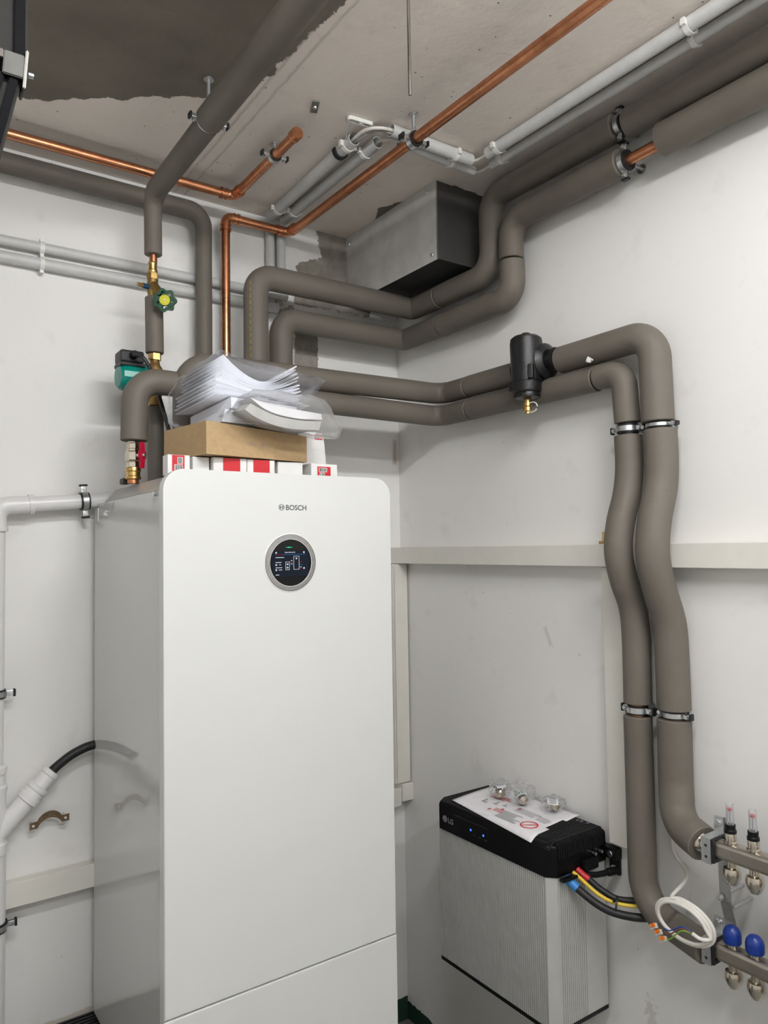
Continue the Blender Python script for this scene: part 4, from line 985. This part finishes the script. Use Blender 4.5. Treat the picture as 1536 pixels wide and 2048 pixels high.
# ------------------------------------------------------------------ wall battery
BY0, BY1, BXF, BZ0, BZ1 = -.478, -.925, -.227, .434, .815
ba = thing('wall_battery', 'grey ribbed wall battery with black ribbed top', 'battery', (-.12, -.70, BZ0))
prof = [(-.025, BY0), (-.214, BY0), (BXF, BY0 - .006)]
y = BY0 - .012; k = 0
while y > BY1 + .030:
    prof += [(BXF, y), (BXF, y - .0042), (BXF + .0028, y - .0048), (BXF + .0028, y - .0066)]; y -= .0072
prof += [(BXF, y), (BXF, BY1 + .020), (BXF + .020, BY1)]
x = BXF + .026
while x < -.105:
    prof += [(x, BY1), (x + .0044, BY1), (x + .0050, BY1 + .0026), (x + .0068, BY1 + .0026)]; x += .0074
prof += [(x, BY1), (-.025, BY1)]
bm = NB(); prism(bm, prof, (0, 0, BZ0 + .010), (1, 0, 0), (0, 1, 0), (0, 0, BZ1 - BZ0 - .0105)); finish('case', bm, M_ALU, ba, smooth=0)
bm = NB(); prism(bm, [(-.025, BY0 + .001), (-.214, BY0 + .001), (BXF - .001, BY0 - .005), (BXF - .001, BY1 + .019), (BXF + .020, BY1 - .001), (-.025, BY1 - .001)], (0, 0, BZ0), (1, 0, 0), (0, 1, 0), (0, 0, .0098)); finish('base_strip', bm, M_BLACK, ba, smooth=0)
ZT = .898
cp = [(-.022, BY0 + .003), (-.212, BY0 + .003), (BXF - .003, BY0 - .010), (BXF - .003, BY1 + .020), (BXF + .018, BY1 - .003), (-.022, BY1 - .003)]
bm = NB(); prism(bm, cp, (0, 0, BZ1), (1, 0, 0), (0, 1, 0), (0, 0, ZT - BZ1))
es = [e for e in bm.edges if e.verts[0].co.z > ZT - 1e-4 and e.verts[1].co.z > ZT - 1e-4]
bmesh.ops.bevel(bm, geom=es, offset=.014, segments=5, affect='EDGES', profile=.5)
cv = finish('top_cover', bm, simple('battery_black', (.0035, .0036, .0045, 1), .30, 0, .1, 40, Specular_IOR_Level=.22), ba, smooth=35)
bm = NB(); y = BY0 - .012
while y > BY1 + .004:
    pts = fillet([(-.025, y, ZT - .004), (-.030, y, ZT + .001), (-.212, y, ZT + .001), (-.2285, y, ZT - .014)], .006, 3)
    sweep(bm, pts, .0027, 6); y -= .0087
finish('cooling_ribs', bm, M_BLACK, cv, kind='stuff', smooth=40)
bm = NB(); x = -.200
while x < -.03:
    pts = fillet([(x, BY1 + .016, ZT + .0008), (x, BY1 - .002, ZT - .002), (x, BY1 - .0035, ZT - .040)], .014, 4)
    sweep(bm, pts, .0027, 6); x += .0087
finish('end_ribs', bm, M_BLACK, cv, kind='stuff', smooth=40)
BR = (R(90), 0, R(-90))
lo = text('maker_logo', 'LG', .0200, (BXF - .0031, -.5275, .8415), BR, M_LOGOSILVER, cv, .0003, 'LEFT', .0004)
part('emblem', M_LOGOSILVER, lo, lathe, [(0, 0), (.0095, 0), (.0095, .0006), (0, .0006)], (BXF - .0030, -.5145, .8490), (-1, 0, 0), 26, smooth=0)
bm = NB(); box(bm, (BXF - .0038, -.5145, .8490), (.0004, .0012, .008)); box(bm, (BXF - .0038, -.5170, .8450), (.0004, .005, .0011)); finish('emblem_mark', bm, M_BLACK, lo, smooth=0)
bm = NB()
for k in range(26): box(bm, (BXF - .0031, -.555 - k * .0056, .8725 - .0000 * k), (.0006, .0036, .0010))
for yy_, w in ((-.642, .010), (-.664, .012), (-.690, .010)): box(bm, (BXF - .0031, yy_, .8395), (.0006, w, .0010))
finish('printed_marks', bm, simple('dim_print', (.10, .10, .10, 1), .5, 0, 0), cv, smooth=0, kind='stuff')
for yy_ in (-.628, -.680):
    bm = NB(); lathe(bm, [(0, 0), (.0030, 0), (.0026, .0010), (0, .0012)], (BXF - .0031, yy_, .8500), (-1, 0, 0), 16); finish('status_light', bm, M_LED, cv)
bm = NB(); box(bm, (-.040, -.886, ZT + .0042), (.012, .0012, .0006), Matrix.Rotation(R(40), 3, 'Z')); box(bm, (-.040, -.886, ZT + .0042), (.012, .0012, .0006), Matrix.Rotation(R(-40), 3, 'Z')); ring(bm, (-.044, -.868, ZT + .0042), UP, .0028, .0042, .0006, 12); ring(bm, (-.046, -.856, ZT + .0042), UP, .0024, .0036, .0006, 12)
finish('disposal_symbol', bm, M_LOGOSILVER, cv, smooth=0)
# wall bracket with bolts, connector shroud, lower lip
bk = part('wall_bracket', M_BLACK, ba, span, (-.026, -.965, .822), (-.0008, -.900, .852), bevel=.004)
part('wall_bracket', M_BLACK, ba, span, (-.012, -.962, .780), (-.0008, -.930, .852), bevel=.003)
part('wall_bracket', M_BLACK, ba, span, (-.020, BY1 + .02, .45), (-.0008, BY0 - .02, .81), bevel=.003)
for z in (.842, .798):
    bm = NB(); cyl(bm, (-.0125, -.947, z), (-.018 if z < .8 else -.014, -.947, z), .0085, 14, .001); 
    if z > .83: bm.free(); bm = NB(); cyl(bm, (-.0262, -.947, z - .004), (-.032, -.947, z - .004), .0085, 14, .001)
    finish('bolt', bm, M_STEEL, bk)
sh = part('cable_shroud', M_BLACK, ba, span, (-.120, -.945, .812), (-.070, -.9285, .838), bevel=.004)
bm = NB(); sweep(bm, smooth_path([(-.125, -.932, .806), (-.085, -.948, .799), (-.030, -.962, .800)], 6), .0075, 12); cyl(bm, (-.052, -.956, .799), (-.025, -.964, .800), .0105, 14, .002); finish('plug', bm, M_BLACK, ba)
part('cover_lip', M_BLACK, ba, span, (-.205, -.945, .806), (-.140, -.9285, .8145), bevel=.003)
part('foot_bracket', M_BLACK, ba, span, (-.06, -.83, .38), (-.0008, -.80, .4335), bevel=.003)
for x in (-.075, -.050):
    part('lug', M_STEEL, sh, cyl, (x, -.929, .846), (x, -.940, .846), .004, 12)

# battery leads that run behind the insulated pipe
def lead(label, pts, r, mat, extra=None):
    t = thing('battery_cable', label, 'cable', pts[0], 'battery cables')
    bm = NB(); sweep(bm, smooth_path(pts, 8), r, 16); finish('jacket', bm, mat, t); return t
t = lead('thick black battery cable with a blue sleeve', [(-.168, -.930, .798), (-.160, -.955, .783), (-.140, -.995, .757), (-.115, -1.030, .742), (-.075, -1.075, .737), (-.03, -1.115, .745)], .0098, M_RUBBER)
bm = NB(); sweep(bm, smooth_path([(-.174, -.920, .806), (-.168, -.930, .799), (-.162, -.951, .786)], 5), .0112, 16); finish('blue_sleeve', bm, M_BLUESLEEVE, t)
t = lead('thin yellow battery cable between the two thick black ones', [(-.155, -.930, .818), (-.148, -.945, .808), (-.130, -.985, .778), (-.108, -1.020, .762), (-.075, -1.062, .760), (-.03, -1.10, .768)], .0045, M_YELLOWWIRE)
t = lead('thick black battery cable with a red sleeve', [(-.132, -.930, .815), (-.125, -.950, .803), (-.108, -.985, .778), (-.090, -1.020, .765), (-.060, -1.060, .770), (-.02, -1.09, .785)], .0078, M_RUBBER)
bm = NB(); sweep(bm, smooth_path([(-.134, -.926, .818), (-.130, -.940, .809), (-.124, -.955, .800)], 5), .0086, 14); finish('red_sleeve', bm, M_REDSLEEVE, t)
bm = NB(); ring(bm, (-.106, -1.024, .757), (.55, -.8, -.15), .0175, .0195, .005, 22); box(bm, (-.117, -1.027, .772), (.007, .006, .007), None, .001)
finish('cable_tie', bm, M_RUBBER, None, 'black cable tie around the battery cables', 'cable tie')

# ------------------------------------------------------------------ leaflet and bagged fittings on the battery
LZ = ZT + .0052
lf = thing('leaflet', 'printed instruction leaflet lying on top of the battery', 'leaflet', (-.13, -.69, LZ))
def lerp2(u, v):
    A_, B_, C_, D_ = Vector((-.212, -.527, 0)), Vector((-.236, -.866, 0)), Vector((-.012, -.835, 0)), Vector((-.026, -.504, 0))
    p = (A_ * (1 - u) + B_ * u) * (1 - v) + (D_ * (1 - u) + C_ * u) * v
    z = LZ + .0012 * math.sin(u * 9 + v * 4) * (v > .02)
    if p.x < -.212: z -= (-.212 - p.x) * .55
    return Vector((p.x, p.y, z))
bm = NB(); nu, nv = 24, 14
g = [[bm.verts.new(lerp2(i / nu, j / nv)) for j in range(nv + 1)] for i in range(nu + 1)]
for i in range(nu):
    for j in range(nv):
        if i >= 23 and 5 <= j <= 9: continue
        bm.faces.new((g[i][j], g[i][j + 1], g[i + 1][j + 1], g[i + 1][j]))
bmesh.ops.delete(bm, geom=[v for v in bm.verts if not v.link_faces], context='VERTS')
sheet_o = finish('sheet', bm, M_PAPERL, lf, smooth=60); sheet_o.modifiers.new('thickness', 'SOLIDIFY').thickness = .0005
def ink(name, mat, quads, dz=.0007):
    bm = NB()
    for u0, u1, v0, v1 in quads:
        v = [bm.verts.new(lerp2(a, b) + Vector((0, 0, dz))) for a, b in ((u0, v0), (u1, v0), (u1, v1), (u0, v1))]; bm.faces.new(v)
    return finish(name, bm, mat, lf, smooth=0, kind='stuff')
rows = lambda u0, u1, v0, v1, n, fill=.5: [(u0, u0 + (u1 - u0) * random.uniform(.7, 1), v1 - (v1 - v0) * (k + fill) / n, v1 - (v1 - v0) * k / n) for k in range(n)]
ink('red_text', M_INKRED, rows(.17, .42, .58, .74, 4, .45) + [(.36, .385, .20, .26), (.45, .475, .33, .39), (.56, .58, .52, .57)])
ink('red_text', M_INKRED, rows(.40, .52, .22, .34, 3, .4))
ink('grey_text', M_INKGREY, rows(.55, .82, .42, .58, 5, .4) + rows(.50, .72, .22, .36, 6, .4) + rows(.50, .80, .10, .22, 6, .4) + rows(.80, .93, .42, .56, 4, .3))
ink('title_text', M_INK, [(.16, .185, .80, .84), (.19, .205, .80, .84), (.21, .235, .80, .84), (.24, .255, .80, .84)])
ink('drawing', M_INKGREY, [(.20, .22, .34, .48), (.22, .26, .34, .37), (.24, .25, .37, .41), (.32, .335, .42, .54), (.30, .36, .42, .44), (.40, .45, .46, .49), (.41, .42, .49, .56)])
u_, v_ = .845, .24; ctr = lerp2(u_, v_) + Vector((0, 0, .0010))
bm = NB(); ring(bm, ctr, UP, .021, .0245, .0006, 40); box(bm, ctr, (.044, .0032, .0005), Matrix.Rotation(R(-38), 3, 'Z')); finish('prohibition_sign', bm, simple('sign_red', (.70, .04, .05, 1), .6, 0, 0), lf, smooth=0)
def fitting_bag(label, c, s, seed, axis, green=False):
    t = thing('bagged_fitting', label, 'bagged fitting', c, 'nickel fittings in small clear bags')
    c = Vector(c)
    bm = NB(); r_ = bmesh.ops.create_icosphere(bm, subdivisions=4, radius=1)
    for v in bm.verts:
        q = v.co * 2.6 + Vector((seed * 5, 0, 0)); d = 1 + .34 * noise.noise(q) + .16 * noise.noise(q * 3)
        v.co = Vector((v.co.x * s[0], v.co.y * s[1], v.co.z * s[2])) * d
    mn = min(v.co.z for v in bm.verts)
    for v in bm.verts: v.co += c - Vector((0, 0, mn)) + Vector((0, 0, .0005))
    finish('clear_bag', bm, M_FILM3, t, smooth=50)
    F = Vector(axis).normalized(); o = c + Vector((0, 0, .0170)) - F * .012
    part('nickel_fitting', M_NICKEL, t, lathe, [(0, 0), (.014, 0), (.0155, .003), (.0155, .012), (.012, .015), (.0125, .026), (.0085, .030), (.0070, .0305), (.0070, .020), (0, .020)], o, F, 18)
    bm = NB(); n = 8; a = []
    Fm = Matrix.Rotation(seed * 1.3, 3, 'Z')
    for i in range(n + 1):
        th = R(20 + 105 * i / n); a.append((bm.verts.new(c + Fm @ Vector((.020 * math.cos(th) * 1.1, -.016, .018 + .019 * math.sin(th)))), bm.verts.new(c + Fm @ Vector((.020 * math.cos(th) * 1.1, .014, .016 + .019 * math.sin(th))))))
    for p, q in zip(a, a[1:]): bm.faces.new((p[0], q[0], q[1], p[1]))
    lb = finish('paper_slip', bm, M_PAPERL, t, smooth=50)
    bm = NB()
    for i in range(5):
        th = R(35 + 16 * i); p = c + Fm @ Vector((.0225 * math.cos(th) * 1.1, -.001, .0175 + .0205 * math.sin(th))); box(bm, p, (.002, .020, .0006), Fm @ Matrix.Rotation(-(th - R(90)), 3, 'Y'))
    finish('printed_lines', bm, M_INKGREY if not green else simple('green_ink', (.02, .30, .16, 1), .5, 0, 0), lb, smooth=0, kind='stuff')
FZ = LZ + .0022
fitting_bag('bagged nickel fitting with its open socket towards the camera, leftmost on the leaflet', (-.092, -.605, FZ), (.033, .030, .026), 1, (-.75, -.62, -.12))
fitting_bag('bagged nickel fitting wrapped in a printed slip, middle of the three', (-.085, -.690, FZ), (.036, .034, .029), 2, (-.6, -.6, .15), True)
fitting_bag('bagged nickel fitting lying on its side, rightmost on the leaflet', (-.052, -.775, FZ), (.034, .030, .020), 3, (-.15, -.95, -.05))

# ------------------------------------------------------------------ heating manifold
MXU, MZU, MXL, MZL = -.112, .986, -.090, .756
def bar(x, z, y0, y1, w, h):
    bm = NB(); prism(bm, rrect(-w / 2, w / 2, -h / 2, h / 2, .010, 5), (x, y0, z), (1, 0, 0), (0, 0, 1), (0, y1 - y0, 0)); return bm
mu = thing('heating_manifold', 'upper steel manifold bar with clear flow gauges', 'manifold', (MXU, -1.33, MZU), 'manifold bars')
finish('bar', bar(MXU, MZU, -1.300, -2.2, .036, .038), M_BAR, mu)
ml = thing('heating_manifold', 'lower steel manifold bar with blue caps', 'manifold', (MXL, -1.33, MZL), 'manifold bars')
finish('bar', bar(MXL, MZL, -1.278, -2.2, .036, .038), M_BAR, ml)
part('inlet_union', M_NICKEL, mu, lathe, [(0, 0), (.019, 0), (.021, .004), (.021, .020), (.017, .024), (.017, .052), (0, .052)], (MXU + .006, -1.248, MZU - .004), (-.1, -1, .06), 20)
part('inlet_union', M_NICKEL, ml, lathe, [(0, 0), (.019, 0), (.021, .004), (.021, .018), (.017, .022), (.017, .042), (0, .042)], (MXL, -1.238, MZL - .006), (0, -1, .1), 20)
def outlets(parent, x, z, y):
    part('outlet_nut', M_NICKEL, parent, lathe, [(0, 0), (.010, 0), (.010, .012), (.0165, .014), (.0185, .022), (.0185, .032), (.0145, .042), (.0125, .044), (.0105, .048), (0, .048)], (x, y, z - .019), (0, 0, -1), 20, smooth=28)
YU = [-1.334 - .050 * k for k in range(8)]; YL = [-1.316 - .050 * k for k in range(8)]
for y in YU[:5]:
    outlets(mu, MXU, MZU, y)
    fm = part('flow_gauge', M_NICKEL, mu, lathe, [(0, 0), (.0145, 0), (.0145, .004), (.012, .006), (.012, .018), (.0105, .022), (0, .022)], (MXU, y, MZU + .019), UP, 20, smooth=28)
    z0 = MZU + .041
    part('black_collar', M_BLACK, fm, lathe, [(0, 0), (.0125, 0), (.0125, .006), (.0105, .008), (.0110, .018), (0, .018)], (MXU, y, z0), UP, 20)
    part('clear_tube', M_TUBE, fm, lathe, [(.0072, .0), (.0082, 0), (.0078, .044), (.0068, .044)], (MXU, y, z0 + .0182), UP, 18, True)
    part('indicator', M_RED, fm, lathe, [(0, 0), (.0052, 0), (.0052, .0045), (0, .0045)], (MXU, y, z0 + .047), UP, 14)
    part('indicator_rod', M_INKGREY, fm, cyl, (MXU, y, z0 + .0185), (MXU, y, z0 + .0468), .0013, 8)
for y in YL[:5]:
    outlets(ml, MXL, MZL, y)
    cpv = part('valve_cap', M_BLUE, ml, lathe, [(0, .0), (.0175, 0), (.0190, .003), (.0190, .018), (.0170, .026), (.0120, .033), (.006, .036), (0, .037)], (MXL, y, MZL + .027), UP, 28, smooth=50)
    part('cap_neck', M_NICKEL, cpv, cyl, (MXL, y, MZL + .019), (MXL, y, MZL + .027), .0125, 20)
def bracket(label, x, z, y):
    t = thing('manifold_bracket', label, 'bracket', (x, y, z), 'manifold brackets')
    bm = NB(); w = .022   # zinc strap with front lip
    span(bm, (x - .0275, y - w / 2, z - .030), (x - .0250, y + w / 2, z + .024)); span(bm, (x - .0250, y - w / 2, z + .0215), (x + .028, y + w / 2, z + .024)); span(bm, (x + .0255, y - w / 2, z + .024), (x + .028, y + w / 2, z + .058))
    span(bm, (x - .0250, y - w / 2, z - .030), (x + .028, y + w / 2, z - .0275))
    finish('strap', bm, M_STEEL, t, smooth=0)
    bm = NB(); span(bm, (x - .0248, y - w / 2 - .005, z - .0273), (x - .0185, y + w / 2 - .003, z + .0213)); span(bm, (x + .0185, y - w / 2 - .005, z - .0273), (x + .0248, y + w / 2 - .003, z + .0213)); span(bm, (x - .0184, y - w / 2 - .005, z + .0192), (x + .0184, y + w / 2 - .003, z + .0213)); span(bm, (x - .0184, y - w / 2 - .005, z - .0273), (x + .0184, y + w / 2 - .003, z - .0192))
    finish('rubber_insert', bm, M_RUBBER, t, smooth=0)
    for dz in (-.016, .008):
        part('hole', M_INK, t, cyl, (x - .0276, y, z + dz), (x - .0279, y, z + dz), .0034, 14, smooth=0)
    bm = NB(); lathe(bm, [(0, 0), (.0085, 0), (.0085, .002), (.006, .003), (.006, .006), (0, .006)], (x + .0255, y, z + .044), (-1, 0, 0), 12); finish('bolt', bm, M_STEEL, t)
    return t
bracket('zinc bracket holding the upper manifold bar', MXU, MZU, -1.292)
bracket('zinc bracket holding the lower manifold bar', MXL, MZL, -1.270)
ws = thing('wall_strap', 'cranked zinc wall strap between the two manifold bars', 'strap', (-.05, -1.285, .78))
bm = NB(); pth = [(-.0835, 1.044), (-.0815, 1.044), (-.078, .862), (-.062, .812), (-.0610, .770), (-.0630, .770), (-.0645, .812), (-.080, .861)]
prism(bm, [(p[0], p[1]) for p in pth], (0, -1.310, 0), (1, 0, 0), (0, 0, 1), (0, .026, 0)); finish('strap', bm, simple('zinc_dull', (.45, .45, .44, 1), .4, .85, .1, 40), ws, smooth=0)
for z, x in ((.872, -.080), (.850, -.075)):
    bm = NB(); cyl(bm, (x + .001, -1.292 if z > .86 else -1.312, z), (-.0008, -1.292 if z > .86 else -1.312, z), .0045, 12); finish('standoff', bm, M_STEEL, ws)
bm = NB(); cyl(bm, (-.100, -1.290, .868), (-.0795, -1.290, .868), .0035, 12); hexnut(bm, (-.086, -1.290, .868), (1, 0, 0), .0075, .005); finish('bolt', bm, M_STEEL, ws, smooth=25)

# ------------------------------------------------------------------ coiled white cable with lever connectors
cc = thing('coiled_cable', 'white cable coiled over the lower pipe elbow with stripped wires', 'cable', (-.13, -1.22, .75))
CC = Vector((-.135, -1.232, .808)); e1 = Vector((.10, -1, -.03)).normalized(); e2 = Vector((-.12, .06, 1)).normalized()
def el(a, k): return CC + e1 * (.066 * math.sin(a)) * k + e2 * (.047 * math.cos(a)) * k + Vector((-.0045 * a / 6.28, 0, 0))
pts = [Vector((-.0050, -1.118, 1.23)), Vector((-.0050, -1.117, .98)), Vector((-.0052, -1.121, .895)), Vector((-.012, -1.150, .870)), Vector((-.060, -1.190, .866))]
for k in range(0, 52):
    a = -.35 + k * .28; pts.append(el(a, 1.04 - .014 * a))
bm = NB(); sweep(bm, smooth_path(pts, 4), .0043, 12); finish('jacket', bm, M_CABLE, cc)
end = pts[-1]; dirn = (pts[-1] - pts[-2]).normalized()
lead0 = Vector((-.155, -1.262, .800))
bm = NB(); sweep(bm, smooth_path([end, end + dirn * .02, end.lerp(lead0, .6) + dirn * .016, lead0], 7), .0043, 12); finish('jacket_end', bm, M_CABLE, cc)
con = Vector((-.150, -1.186, .770))
for nm, mt, dz, dx in (('blue_wire', M_BLUEWIRE, .010, 0), ('brown_wire', M_BROWNWIRE, .003, -.003), ('green_wire', M_GREENWIRE, -.008, -.004)):
    bm = NB(); sweep(bm, smooth_path([lead0 + Vector((0, -.004, 0)), lead0 + Vector((-.004 + dx, .020, .003 + dz * .4)), con + Vector((-.004 + dx, -.022, .004 + dz)), con + Vector((dx, -.004, dz))], 6), .0014, 8)
    finish(nm, bm, mt, cc)
for k, (dy, dz, lb_) in enumerate(((.016, .007, 'orange lever connector, uppermost at the cable end'), (.004, -.002, 'orange lever connector, middle at the cable end'), (-.008, -.012, 'orange lever connector, lowest at the cable end'))):
    t = thing('lever_connector', lb_, 'connector', con + Vector((-.004, dy, dz)), 'lever connectors')
    c = con + Vector((-.006, dy + .004, dz)); rot = Matrix.Rotation(R(-35), 3, 'X') @ Matrix.Rotation(R(15), 3, 'Y')
    part('clear_body', simple('translucent_grey', (.55, .53, .50, 1), .25, 0, .05, 60), t, box, c, (.009, .018, .011), rot, .0012)
    for s_ in (-1, 1): part('lever', M_ORANGE, t, box, c + rot @ Vector((-.0058, s_ * .0040 - .003, .002)), (.0032, .0062, .0075), rot, .0008)

# brass bolt peeking over the trunking
bb = thing('brass_bolt', 'small brass threaded bolt behind the pipe above the trunking', 'bolt', (-.03, -.95, 1.649))
bm = NB(); hexnut(bm, (-.030, -.956, 1.6535), UP, .011, .008); finish('nut', bm, M_BRASS_D, bb, smooth=0)
bm = NB(); cyl(bm, (-.030, -.960, 1.6576), (-.030, -.960, 1.682), .005, 12)
for k in range(6): ring(bm, (-.030, -.960, 1.660 + k * .004), UP, .0048, .0066, .002, 12)
finish('thread', bm, M_BRASS, bb, smooth=30)
